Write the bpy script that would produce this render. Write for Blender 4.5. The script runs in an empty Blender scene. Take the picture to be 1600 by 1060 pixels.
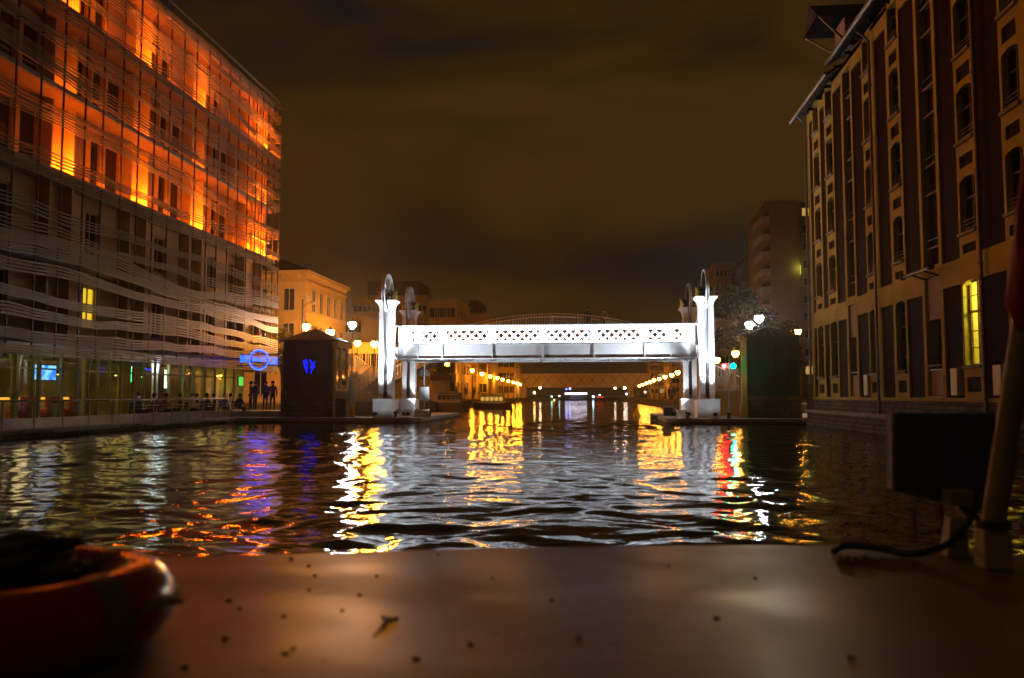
import bpy, bmesh, math, random
import numpy as np
from mathutils import Vector, Matrix, noise
R = math.radians
S = bpy.context.scene
COL = S.collection
random.seed(7)

# ------------------------------------------------------------------ camera
H = 1.5
F = 1300.0                       # focal length in photo pixels (1600 wide)
TH, PS = R(3.873), R(5.697)      # pitch up, yaw to the left of the canal axis (+Y)
cam = bpy.data.objects.new('camera', bpy.data.cameras.new('camera'))
COL.objects.link(cam); S.camera = cam
cam.location = (0, 0, H)
cam.rotation_euler = (R(90) + TH, 0, PS)
cam.data.sensor_width = 36; cam.data.lens = F / 1600 * 36
cam.data.clip_start = .05; cam.data.clip_end = 4000
cam.data.dof.use_dof = True; cam.data.dof.focus_distance = 38; cam.data.dof.aperture_fstop = 2.2

# ------------------------------------------------------------------ world: overcast city night sky
W = bpy.data.worlds.new("World"); S.world = W; W.use_nodes = True
nt = W.node_tree; nt.nodes.clear()
wo = nt.nodes.new('ShaderNodeOutputWorld'); bg = nt.nodes.new('ShaderNodeBackground')
tc = nt.nodes.new('ShaderNodeTexCoord'); mp = nt.nodes.new('ShaderNodeMapping')
mp.inputs['Scale'].default_value = (1.0, 1.0, 3.2); mp.inputs['Location'].default_value = (.35, .2, .55)
n1 = nt.nodes.new('ShaderNodeTexNoise'); n1.inputs['Scale'].default_value = 1.9; n1.inputs['Detail'].default_value = 7; n1.inputs['Roughness'].default_value = .52
n1.inputs['Distortion'].default_value = .35
cr = nt.nodes.new('ShaderNodeValToRGB')
e = cr.color_ramp.elements
e[0].position = .40; e[0].color = (.0060, .0064, .0072, 1)
e[1].position = .63; e[1].color = (.052, .0245, .0040, 1)
m_ = e.new(.5); m_.color = (.0225, .0130, .0035, 1)
nt.links.new(tc.outputs['Generated'], mp.inputs['Vector']); nt.links.new(mp.outputs[0], n1.inputs['Vector'])
sz = nt.nodes.new('ShaderNodeSeparateXYZ'); nt.links.new(tc.outputs['Generated'], sz.inputs[0])
zr = nt.nodes.new('ShaderNodeValToRGB'); ze = zr.color_ramp.elements; zr.color_ramp.interpolation = 'EASE'
ze[0].position = 0; ze[0].color = (.47, .47, .47, 1); ze[1].position = .5; ze[1].color = (.47, .47, .47, 1)
for zp, zv in ((.08, .5), (.145, .42), (.25, .58)): q_ = ze.new(zp); q_.color = (zv, zv, zv, 1)
nt.links.new(sz.outputs['Z'], zr.inputs['Fac'])
za = nt.nodes.new('ShaderNodeMath'); za.operation = 'ADD'; nt.links.new(n1.outputs['Fac'], za.inputs[0]); nt.links.new(zr.outputs['Color'], za.inputs[1])
zb_ = nt.nodes.new('ShaderNodeMath'); zb_.operation = 'SUBTRACT'; zb_.inputs[1].default_value = .5; nt.links.new(za.outputs[0], zb_.inputs[0])
nt.links.new(zb_.outputs[0], cr.inputs['Fac']); nt.links.new(cr.outputs['Color'], bg.inputs['Color'])
nt.links.new(bg.outputs[0], wo.inputs['Surface']); bg.inputs['Strength'].default_value = .86

# faint soft sun lamp, added in place of city glow to brighten the warehouse
sl = bpy.data.lights.new('fill_sun', 'SUN'); sl.energy = .065; sl.angle = R(30); sl.color = (1.0, .64, .08)
sun = bpy.data.objects.new('fill_sun', sl); COL.objects.link(sun)
sun.rotation_euler = Vector((-.8, -.05, .55)).to_track_quat('Z', 'Y').to_euler()

S.render.engine = 'CYCLES'
S.view_settings.view_transform = 'Standard'; S.view_settings.look = 'None'
S.view_settings.exposure = 0; S.view_settings.gamma = 1
cy = S.cycles
cy.use_denoising = True
cy.max_bounces = 6; cy.diffuse_bounces = 2; cy.glossy_bounces = 4; cy.transparent_max_bounces = 12
cy.transmission_bounces = 4
cy.sample_clamp_indirect = 6; cy.sample_clamp_direct = 0
cy.caustics_reflective = False; cy.caustics_refractive = False
cy.use_light_tree = True
cy.blur_glossy = .5

# ------------------------------------------------------------------ helpers
def ray(px, py):
    xc, yc = (px - 800) / F, (530 - py) / F
    f = math.cos(TH) - yc * math.sin(TH); u = math.sin(TH) + yc * math.cos(TH)
    return Vector((xc * math.cos(PS) - f * math.sin(PS), xc * math.sin(PS) + f * math.cos(PS), u))
def at(px, py, Y=None, X=None, Z=None):
    d = ray(px, py)
    s = Y / d.y if Y is not None else (X / d.x if X is not None else (Z - H) / d.z)
    return Vector((0, 0, H)) + d * s
def YX(px, X, py=618): return at(px, py, X=X).y
def XY(px, Y, py=618): return at(px, py, Y=Y).x

MATS = {}
def pm(name, col, rough=.6, metal=0, var=.18, scale=4., bump=0., bscale=None, emit=None, es=0., spec=.5, rvar=0., coords='Object', stretch=(1, 1, 1), spots=None):
    if name in MATS: return MATS[name]
    m = bpy.data.materials.new(name); m.use_nodes = True; t = m.node_tree
    b = t.nodes['Principled BSDF']
    b.inputs['Roughness'].default_value = rough; b.inputs['Metallic'].default_value = metal
    b.inputs['Specular IOR Level'].default_value = spec
    tx = t.nodes.new('ShaderNodeTexCoord'); mpp = t.nodes.new('ShaderNodeMapping'); mpp.inputs['Scale'].default_value = stretch
    t.links.new(tx.outputs[coords], mpp.inputs['Vector'])
    no = t.nodes.new('ShaderNodeTexNoise'); no.inputs['Scale'].default_value = scale; no.inputs['Detail'].default_value = 5; no.inputs['Roughness'].default_value = .6
    t.links.new(mpp.outputs[0], no.inputs['Vector'])
    r = t.nodes.new('ShaderNodeValToRGB'); el = r.color_ramp.elements
    c = Vector(col)
    el[0].position = .3; el[0].color = (*(c * (1 - var)), 1)
    el[1].position = .7; el[1].color = (*[min(1, v * (1 + var)) for v in c], 1)
    t.links.new(no.outputs['Fac'], r.inputs['Fac'])
    out = r.outputs['Color']
    if spots:
        n2 = t.nodes.new('ShaderNodeTexNoise'); n2.inputs['Scale'].default_value = spots[0]; n2.inputs['Detail'].default_value = 6
        t.links.new(mpp.outputs[0], n2.inputs['Vector'])
        r2 = t.nodes.new('ShaderNodeValToRGB'); r2.color_ramp.elements[0].position = spots[1]; r2.color_ramp.elements[1].position = spots[1] + .06
        t.links.new(n2.outputs['Fac'], r2.inputs['Fac'])
        mx = t.nodes.new('ShaderNodeMix'); mx.data_type = 'RGBA'; t.links.new(r2.outputs['Color'], mx.inputs[0])
        t.links.new(out, mx.inputs[6]); mx.inputs[7].default_value = (*spots[2], 1); out = mx.outputs[2]
    t.links.new(out, b.inputs['Base Color'])
    if rvar:
        mr = t.nodes.new('ShaderNodeMapRange'); mr.inputs['To Min'].default_value = max(.02, rough - rvar); mr.inputs['To Max'].default_value = rough + rvar
        mr.inputs['From Min'].default_value = .3; mr.inputs['From Max'].default_value = .7
        t.links.new(no.outputs['Fac'], mr.inputs['Value']); t.links.new(mr.outputs[0], b.inputs['Roughness'])
    if bump:
        bn = t.nodes.new('ShaderNodeTexNoise'); bn.inputs['Scale'].default_value = bscale or scale * 4; bn.inputs['Detail'].default_value = 4
        t.links.new(mpp.outputs[0], bn.inputs['Vector'])
        bu = t.nodes.new('ShaderNodeBump'); bu.inputs['Strength'].default_value = bump; bu.inputs['Distance'].default_value = .05
        t.links.new(bn.outputs['Fac'], bu.inputs['Height']); t.links.new(bu.outputs[0], b.inputs['Normal'])
    if emit:
        b.inputs['Emission Color'].default_value = (*emit, 1); b.inputs['Emission Strength'].default_value = es
    MATS[name] = m
    return m
def brickmat(name, c1, c2, mortar, bw=.22, bh=.07, ms=.012, axes='YZ', rough=.85, bump=.4):
    m = pm(name, c1, rough, spec=.08); t = m.node_tree; b = t.nodes['Principled BSDF']
    tx = [n for n in t.nodes if n.type == 'TEX_COORD'][0]
    sp = t.nodes.new('ShaderNodeSeparateXYZ'); cb = t.nodes.new('ShaderNodeCombineXYZ')
    t.links.new(tx.outputs['Object'], sp.inputs[0])
    t.links.new(sp.outputs['XYZ'.index(axes[0])], cb.inputs[0]); t.links.new(sp.outputs['XYZ'.index(axes[1])], cb.inputs[1])
    br = t.nodes.new('ShaderNodeTexBrick'); br.inputs['Scale'].default_value = 1
    br.inputs['Color1'].default_value = (*c1, 1); br.inputs['Color2'].default_value = (*c2, 1); br.inputs['Mortar'].default_value = (*mortar, 1)
    br.inputs['Brick Width'].default_value = bw; br.inputs['Row Height'].default_value = bh; br.inputs['Mortar Size'].default_value = ms
    t.links.new(cb.outputs[0], br.inputs['Vector'])
    no = t.nodes.new('ShaderNodeTexNoise'); no.inputs['Scale'].default_value = 1.3; no.inputs['Detail'].default_value = 6
    t.links.new(tx.outputs['Object'], no.inputs['Vector'])
    mx = t.nodes.new('ShaderNodeMix'); mx.data_type = 'RGBA'; mx.blend_type = 'MULTIPLY'; mx.inputs[0].default_value = .55
    t.links.new(br.outputs['Color'], mx.inputs[6]); t.links.new(no.outputs['Fac'], mx.inputs[7])
    t.links.new(mx.outputs[2], b.inputs['Base Color'])
    bu = t.nodes.new('ShaderNodeBump'); bu.inputs['Strength'].default_value = bump; bu.inputs['Distance'].default_value = .02; bu.invert = True
    t.links.new(br.outputs['Fac'], bu.inputs['Height']); t.links.new(bu.outputs[0], b.inputs['Normal'])
    return m
def em(name, col, s):
    if name in MATS: return MATS[name]
    m = bpy.data.materials.new(name); m.use_nodes = True; t = m.node_tree; t.nodes.clear()
    o = t.nodes.new('ShaderNodeOutputMaterial'); e_ = t.nodes.new('ShaderNodeEmission')
    e_.inputs['Color'].default_value = (*col, 1); e_.inputs['Strength'].default_value = s
    t.links.new(e_.outputs[0], o.inputs['Surface']); MATS[name] = m
    return m
def glassmat(name, tint=(.92, .95, .92), refl=.04):
    m = bpy.data.materials.new(name); m.use_nodes = True; t = m.node_tree; t.nodes.clear()
    o = t.nodes.new('ShaderNodeOutputMaterial'); tr = t.nodes.new('ShaderNodeBsdfTransparent'); gl = t.nodes.new('ShaderNodeBsdfGlossy')
    tr.inputs['Color'].default_value = (*tint, 1); gl.inputs['Roughness'].default_value = .03
    lw = t.nodes.new('ShaderNodeLayerWeight'); lw.inputs['Blend'].default_value = .5
    pw = t.nodes.new('ShaderNodeMath'); pw.operation = 'POWER'; pw.inputs[1].default_value = 3.5; t.links.new(lw.outputs['Facing'], pw.inputs[0])
    ad = t.nodes.new('ShaderNodeMath'); ad.operation = 'MULTIPLY_ADD'; ad.inputs[1].default_value = .7; ad.inputs[2].default_value = refl; ad.use_clamp = True
    mx = t.nodes.new('ShaderNodeMixShader')
    t.links.new(pw.outputs[0], ad.inputs[0]); t.links.new(ad.outputs[0], mx.inputs[0]); t.links.new(tr.outputs[0], mx.inputs[1]); t.links.new(gl.outputs[0], mx.inputs[2])
    t.links.new(mx.outputs[0], o.inputs['Surface']); MATS[name] = m
    return m

class MB:
    """collects geometry for ONE mesh object"""
    def __init__(s): s.v = []; s.f = []; s.m = []; s.mats = []; s.M = Matrix.Identity(4)
    def mi(s, mat):
        if mat not in s.mats: s.mats.append(mat)
        return s.mats.index(mat)
    def add(s, vs, fs, mat):
        n = len(s.v); k = s.mi(mat)
        for p in vs: s.v.append(tuple(s.M @ Vector(p)))
        for f in fs: s.f.append(tuple(n + i for i in f)); s.m.append(k)
    def box(s, x0, x1, y0, y1, z0, z1, mat):
        s.add([(x0, y0, z0), (x1, y0, z0), (x1, y1, z0), (x0, y1, z0), (x0, y0, z1), (x1, y0, z1), (x1, y1, z1), (x0, y1, z1)],
              [(0, 3, 2, 1), (4, 5, 6, 7), (0, 1, 5, 4), (1, 2, 6, 5), (2, 3, 7, 6), (3, 0, 4, 7)], mat)
    def quad(s, a, b, c, d, mat): s.add([a, b, c, d], [(0, 1, 2, 3)], mat)
    def frustum(s, x0, x1, y0, y1, z0, X0, X1, Y0, Y1, z1, mat):
        s.add([(x0, y0, z0), (x1, y0, z0), (x1, y1, z0), (x0, y1, z0), (X0, Y0, z1), (X1, Y0, z1), (X1, Y1, z1), (X0, Y1, z1)],
              [(0, 3, 2, 1), (4, 5, 6, 7), (0, 1, 5, 4), (1, 2, 6, 5), (2, 3, 7, 6), (3, 0, 4, 7)], mat)
    def tube(s, pts, r, mat, seg=8, cap=True):
        pts = [Vector(p) for p in pts]; n = len(pts); rs = r if hasattr(r, '__len__') else [r] * n
        vs = []; up = Vector((0, 0, 1))
        for i, p in enumerate(pts):
            t = (pts[min(i + 1, n - 1)] - pts[max(i - 1, 0)]).normalized()
            a = t.cross(up)
            if a.length < .05: a = t.cross(Vector((0, 1, 0)))
            a.normalize(); b = t.cross(a)
            for k in range(seg):
                an = 2 * math.pi * k / seg
                vs.append(p + (a * math.cos(an) + b * math.sin(an)) * rs[i])
        fs = [(i * seg + k, i * seg + (k + 1) % seg, (i + 1) * seg + (k + 1) % seg, (i + 1) * seg + k) for i in range(n - 1) for k in range(seg)]
        if cap: fs += [tuple(range(seg))[::-1], tuple((n - 1) * seg + k for k in range(seg))]
        s.add(vs, fs, mat)
    def lathe(s, prof, c, mat, seg=16, axis='Z'):
        vs = []; n = len(prof)
        for r, z in prof:
            for k in range(seg):
                a = 2 * math.pi * k / seg; p = (r * math.cos(a), r * math.sin(a), z)
                if axis == 'X': p = (p[2], p[0], p[1])
                if axis == 'Y': p = (p[0], p[2], p[1])
                vs.append((p[0] + c[0], p[1] + c[1], p[2] + c[2]))
        fs = [(i * seg + k, i * seg + (k + 1) % seg, (i + 1) * seg + (k + 1) % seg, (i + 1) * seg + k) for i in range(n - 1) for k in range(seg)]
        if prof[0][0] > 1e-4: fs.append(tuple(range(seg))[::-1])
        if prof[-1][0] > 1e-4: fs.append(tuple((n - 1) * seg + k for k in range(seg)))
        s.add(vs, fs, mat)
    def ball(s, c, r, mat, seg=12, sz=1.):
        s.lathe([(max(.0002, r * math.sin(math.pi * i / 8)), -r * sz * math.cos(math.pi * i / 8)) for i in range(9)], c, mat, seg)
    def torus(s, c, Rr, r, mat, axis='Z', seg=32, rs=10, a0=0, a1=360):
        full = a1 - a0 >= 360; n = seg if full else seg + 1; vs = []
        for i in range(n):
            a = R(a0 + (a1 - a0) * i / seg)
            for k in range(rs):
                b = 2 * math.pi * k / rs; q = Rr + r * math.cos(b); p = (q * math.cos(a), q * math.sin(a), r * math.sin(b))
                if axis == 'X': p = (p[2], p[0], p[1])
                if axis == 'Y': p = (p[0], p[2], p[1])
                vs.append((p[0] + c[0], p[1] + c[1], p[2] + c[2]))
        fs = [(i * rs + k, i * rs + (k + 1) % rs, ((i + 1) % n) * rs + (k + 1) % rs, ((i + 1) % n) * rs + k) for i in range(seg) for k in range(rs)]
        s.add(vs, fs, mat)
    def build(s, name, parent=None, smooth=False, bevel=0, loc=None, rz=0, recalc=True):
        me = bpy.data.meshes.new(name); me.from_pydata(s.v, [], s.f)
        for m in s.mats: me.materials.append(m)
        me.polygons.foreach_set('material_index', s.m)
        if recalc or bevel:
            bm = bmesh.new(); bm.from_mesh(me); bmesh.ops.recalc_face_normals(bm, faces=bm.faces); bm.to_mesh(me); bm.free()
        if smooth:
            me.polygons.foreach_set('use_smooth', [True] * len(me.polygons))
            try: me.set_sharp_from_angle(angle=R(40))
            except Exception: pass
        me.update()
        o = bpy.data.objects.new(name, me); COL.objects.link(o)
        if loc is not None: o.location = loc
        o.rotation_euler.z = rz
        if parent: o.parent = parent
        if bevel:
            b = o.modifiers.new('bevel', 'BEVEL'); b.width = bevel; b.segments = 2; b.limit_method = 'ANGLE'
        return o
def tag(o, label=None, cat=None, group=None, kind=None):
    if label: o['label'] = label
    if cat: o['category'] = cat
    if group: o['group'] = group
    if kind: o['kind'] = kind
    return o
def thing(name, label, cat, loc=(0, 0, 0), rz=0, group=None):
    o = bpy.data.objects.new(name, None); COL.objects.link(o); o.location = loc; o.rotation_euler.z = rz; o.empty_display_size = .2
    return tag(o, label, cat, group)
KIDS = {}
def copy_tree(o, parent=None):
    c = o.copy(); COL.objects.link(c); c.parent = parent
    for ch in [x for x in bpy.data.objects if x.parent == o]: copy_tree(ch, c)
    return c
def structure(mb, name, **k): o = mb.build(name, **k); o['kind'] = 'structure'; return o

def light(name, kind, loc, power, col, parent=None, size=.1, target=None, angle=90, blend=.6, sx=None, sy=None):
    l = bpy.data.lights.new(name, kind); l.energy = power; l.color = col
    if kind == 'POINT': l.shadow_soft_size = size
    if kind == 'SPOT': l.shadow_soft_size = size; l.spot_size = R(angle); l.spot_blend = blend
    if kind == 'AREA':
        l.shape = 'RECTANGLE'; l.size = sx; l.size_y = sy
    o = bpy.data.objects.new(name, l); COL.objects.link(o); o.location = loc
    if target is not None: o.rotation_euler = (Vector(loc) - Vector(target)).to_track_quat('Z', 'Y').to_euler()
    if parent: o.parent = parent; 
    return o

# ------------------------------------------------------------------ materials
white_paint = pm('white_paint', (.78, .8, .82), .45, var=.06, scale=3)
girder_paint = pm('girder_paint', (.72, .74, .76), .5, var=.08, scale=2, spots=(9, .68, (.5, .47, .42)))
dark_metal = pm('dark_metal', (.03, .03, .03), .5, .3)
grey_metal = pm('grey_metal', (.28, .28, .27), .45, .5, rvar=.1)
slat_metal = pm('slat_metal', (.185, .175, .125), .5, .1, var=.15, scale=2.5)
wood = pm('larch_cladding', (.5, .33, .17), .6, var=.3, scale=5, stretch=(1, 9, .35), bump=.3, bscale=30)
wood_frame = pm('wood_frame', (.5, .35, .2), .55, var=.15)
dark_glass = pm('dark_glass', (.012, .014, .016), .08, spec=.6, var=.3)
concrete = pm('concrete', (.3, .29, .26), .85, var=.22, scale=1.4, bump=.3, spots=(2.2, .62, (.16, .15, .12)))
stone = brickmat('quay_stone', (.26, .23, .18), (.2, .18, .14), (.08, .07, .05), 1.1, .32, .015)
stone_x = brickmat('quay_stone_front', (.26, .23, .18), (.2, .18, .14), (.08, .07, .05), 1.1, .32, .015, axes='XZ')
rubble = brickmat('rubble_stone', (.24, .22, .16), (.13, .12, .09), (.07, .06, .05), .34, .17, .02)
brick = brickmat('dark_brick', (.055, .024, .009), (.035, .014, .006), (.05, .03, .014))
cream = pm('cream_stucco', (.48, .41, .11), .85, spec=.15, var=.14, scale=.8, bump=.15, bscale=14, spots=(1.1, .66, (.34, .25, .09)))
slate = pm('slate', (.05, .05, .06), .6, var=.3, scale=8)
zinc = pm('zinc', (.22, .23, .25), .45, .6, var=.15)
asphalt = pm('asphalt', (.05, .05, .048), .75, var=.2, scale=3, bump=.2, rvar=.12)
paving = brickmat('paving', (.16, .15, .12), (.12, .11, .09), (.05, .05, .04), .6, .4, .012, axes='XY')
limestone = pm('limestone', (.55, .38, .12), .85, var=.12, scale=1.2, bump=.15)
render_wall = pm('rendered_wall', (.44, .32, .14), .85, var=.12, scale=.7)
dark_render = pm('weathered_render', (.26, .175, .07), .85, var=.2, scale=.5)
balcony_white = pm('balcony_concrete', (.45, .4, .32), .8, var=.1)
black_paint = pm('black_paint', (.02, .022, .02), .4, var=.2)
red_fabric = pm('red_fabric', (.5, .03, .02), .7)
grey_fabric = pm('grey_fabric', (.4, .42, .4), .9)
skin = pm('skin', (.45, .28, .2), .6)
hairm = pm('hair', (.03, .02, .012), .7)
glass = glassmat('clear_glass')
sodium = em('sodium_lamp', (1., .31, .018), 300)
sodium_dim = em('sodium_lamp_dim', (1., .33, .03), 170)
sodium_near = em('sodium_lamp_near', (1., .33, .02), 800)
whitel = em('white_lamp', (.95, .97, 1.), 320)
warmwhite = em('warm_white_lamp', (1., .72, .35), 380)
led = em('floodlight_lens', (.85, .93, 1.), 60)
orange_em = em('orange_flood_lens', (1., .35, .03), 25)

# ------------------------------------------------------------------ water
def make_water():
    ys = [2.2]
    while ys[-1] < 150: ys.append(ys[-1] * 1.0062 + .006)
    while ys[-1] < 900: ys.append(ys[-1] * 1.06)
    ys = np.array(ys); xs = np.linspace(-24, 14, 560)
    X, Y = np.meshgrid(xs, ys)
    wid = 1 + np.clip((ys - 64) / 60, 0, 12)[:, None]
    X = (X + 5) * wid - 5
    dy = np.gradient(ys)[:, None]
    rg = np.random.RandomState(5)
    Xw = X + .35 * np.sin(.9 * Y + .5 * X) + .18 * np.sin(2.3 * X - 1.1 * Y + 1)
    Yw = Y + .30 * np.sin(.8 * X + .35 * Y + 2) + .16 * np.sin(2.1 * X + 1.7 * Y)
    Z = np.zeros_like(X)
    gust = .62 + .38 * np.sin(.23 * X + 1.2) * np.sin(.17 * Y + .6 + .3 * np.sin(.2 * X))
    for i in range(150):
        lam = .26 * (2.0 / .26) ** rg.rand() 
        ang = rg.normal(math.pi / 2, .95)
        k = 2 * math.pi / lam
        sl_ = .0135 * (lam / .6) ** -.1
        damp = np.clip((lam / dy - 2.5) / 2.5, 0, 1)
        Z += damp * sl_ / k * np.sin(k * (Xw * math.cos(ang) + Yw * math.sin(ang)) + rg.rand() * 6.28)
    calm = 1 - .3 * np.clip((Y - 46) / 6, 0, 1)
    Z *= gust * calm * (1 - np.clip((Y - 120) / 30, 0, 1))
    n, m = X.shape
    co = np.stack([X, Y, Z], -1).reshape(-1, 3).astype(np.float32)
    idx = np.arange(n * m).reshape(n, m)
    q = np.stack([idx[:-1, :-1], idx[:-1, 1:], idx[1:, 1:], idx[1:, :-1]], -1).reshape(-1, 4)
    me = bpy.data.meshes.new('water'); me.vertices.add(n * m); me.vertices.foreach_set('co', co.ravel())
    me.loops.add(q.size); me.loops.foreach_set('vertex_index', q.ravel().astype(np.int32))
    me.polygons.add(len(q)); me.polygons.foreach_set('loop_start', np.arange(0, q.size, 4, dtype=np.int32))
    me.polygons.foreach_set('loop_total', np.full(len(q), 4, dtype=np.int32))
    me.polygons.foreach_set('use_smooth', [True] * len(q)); me.update(calc_edges=True)
    mt = bpy.data.materials.new('canal_water'); mt.use_nodes = True; t = mt.node_tree; b = t.nodes['Principled BSDF']
    b.inputs['Base Color'].default_value = (.010, .010, .005, 1); b.inputs['Roughness'].default_value = .05
    b.inputs['IOR'].default_value = 1.45; b.inputs['Specular IOR Level'].default_value = .75
    tx = t.nodes.new('ShaderNodeTexCoord'); mp1 = t.nodes.new('ShaderNodeMapping'); mp1.inputs['Scale'].default_value = (.75, 1.5, 1)
    t.links.new(tx.outputs['Object'], mp1.inputs[0])
    na = t.nodes.new('ShaderNodeTexNoise'); na.inputs['Scale'].default_value = 2.6; na.inputs['Detail'].default_value = 4; na.inputs['Distortion'].default_value = .6
    t.links.new(mp1.outputs[0], na.inputs['Vector'])
    sp = t.nodes.new('ShaderNodeSeparateXYZ'); t.links.new(tx.outputs['Object'], sp.inputs[0])
    mr = t.nodes.new('ShaderNodeMapRange'); t.links.new(sp.outputs['Y'], mr.inputs['Value'])
    mr.inputs['From Min'].default_value = 45; mr.inputs['From Max'].default_value = 54; mr.inputs['To Min'].default_value = .22; mr.inputs['To Max'].default_value = .3
    bu = t.nodes.new('ShaderNodeBump'); bu.inputs['Distance'].default_value = .07
    t.links.new(mr.outputs[0], bu.inputs['Strength']); t.links.new(na.outputs['Fac'], bu.inputs['Height']); t.links.new(bu.outputs[0], b.inputs['Normal'])
    me.materials.append(mt)
    o = bpy.data.objects.new('canal_water', me); COL.objects.link(o); o['kind'] = 'structure'
make_water()

QZ = .28; BZ = .9
# ------------------------------------------------------------------ ground
mb = MB(); mb.box(-900, 900, -60, 1600, -3, -1.6, asphalt); structure(mb, 'ground')
mb = MB()
mb.box(-60, -19.75, 10, 44.2, -2.5, QZ - .12, stone); mb.box(-60, -19.62, 10, 44.2, QZ - .12, QZ, concrete)
structure(mb, 'left_quay')
def pier(name, xe, sgn, xfar):
    mb = MB()
    for (z0, z1, ex, mt) in ((-2.5, QZ - .16, 0, stone_x), (QZ - .16, QZ, .05, concrete)):
        pts = [(xfar, 44.3 - ex)]
        r = 1.1
        for i in range(9):
            a = R(90 * i / 8)
            pts.append((xe + sgn * (-r + (r + ex) * math.sin(a)), 44.3 + r - (r + ex) * math.cos(a)))
        pts += [(xe + sgn * ex, 57.9), (xfar, 57.9)]
        n = len(pts)
        mb.add([(x, y, z0) for x, y in pts] + [(x, y, z1) for x, y in pts],
               [tuple(range(n)), tuple(range(n, 2 * n))] + [(i, (i + 1) % n, n + (i + 1) % n, n + i) for i in range(n)], mt)
    structure(mb, name)
pier('left_pier', -9.5, 1, -60); pier('right_pier', 3.75, -1, 60)
def bank(name, pts, xfar):
    mb = MB(); n = len(pts)
    for (x0, y0), (x1, y1) in zip(pts, pts[1:]):
        mb.quad((x0, y0, -2), (x1, y1, -2), (x1, y1, BZ), (x0, y0, BZ), stone)
        mb.quad((x0, y0, BZ), (x1, y1, BZ), (xfar, y1, BZ), (xfar, y0, BZ), paving)
    x0, y0 = pts[0]; mb.quad((x0, y0, -2), (x0, y0, BZ), (xfar, y0, BZ), (xfar, y0, -2), stone_x)
    structure(mb, name)
bank('left_bank', [(-16, 58), (-16, 150), (-14, 330), (-14, 900)], -400)
bank('right_bank', [(8.5, 58), (8.5, 100), (7.5, 240), (7.5, 900)], 400)

# ------------------------------------------------------------------ people (one continuous skinned body each)
def skin_mesh(J, E, name, root):
    me = bpy.data.meshes.new(name); me.from_pydata([j[0] for j in J], E and [tuple(x) for x in E] or [], [])
    o = bpy.data.objects.new(name, me); COL.objects.link(o)
    md = o.modifiers.new('skin', 'SKIN'); md.use_smooth_shade = True
    for i, j in enumerate(J):
        rr = j[1] if hasattr(j[1], '__len__') else (j[1], j[1]); me.skin_vertices[0].data[i].radius = rr
    me.skin_vertices[0].data[root].use_root = True
    sb = o.modifiers.new('sub', 'SUBSURF'); sb.levels = 1; sb.render_levels = 1
    dg = bpy.context.evaluated_depsgraph_get(); dg.update()
    out = bpy.data.meshes.new_from_object(o.evaluated_get(dg)); bpy.data.objects.remove(o); bpy.data.meshes.remove(me)
    return out
def cloth(name, c): return pm('cloth_' + name, c, .9, var=.2, scale=20)
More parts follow.
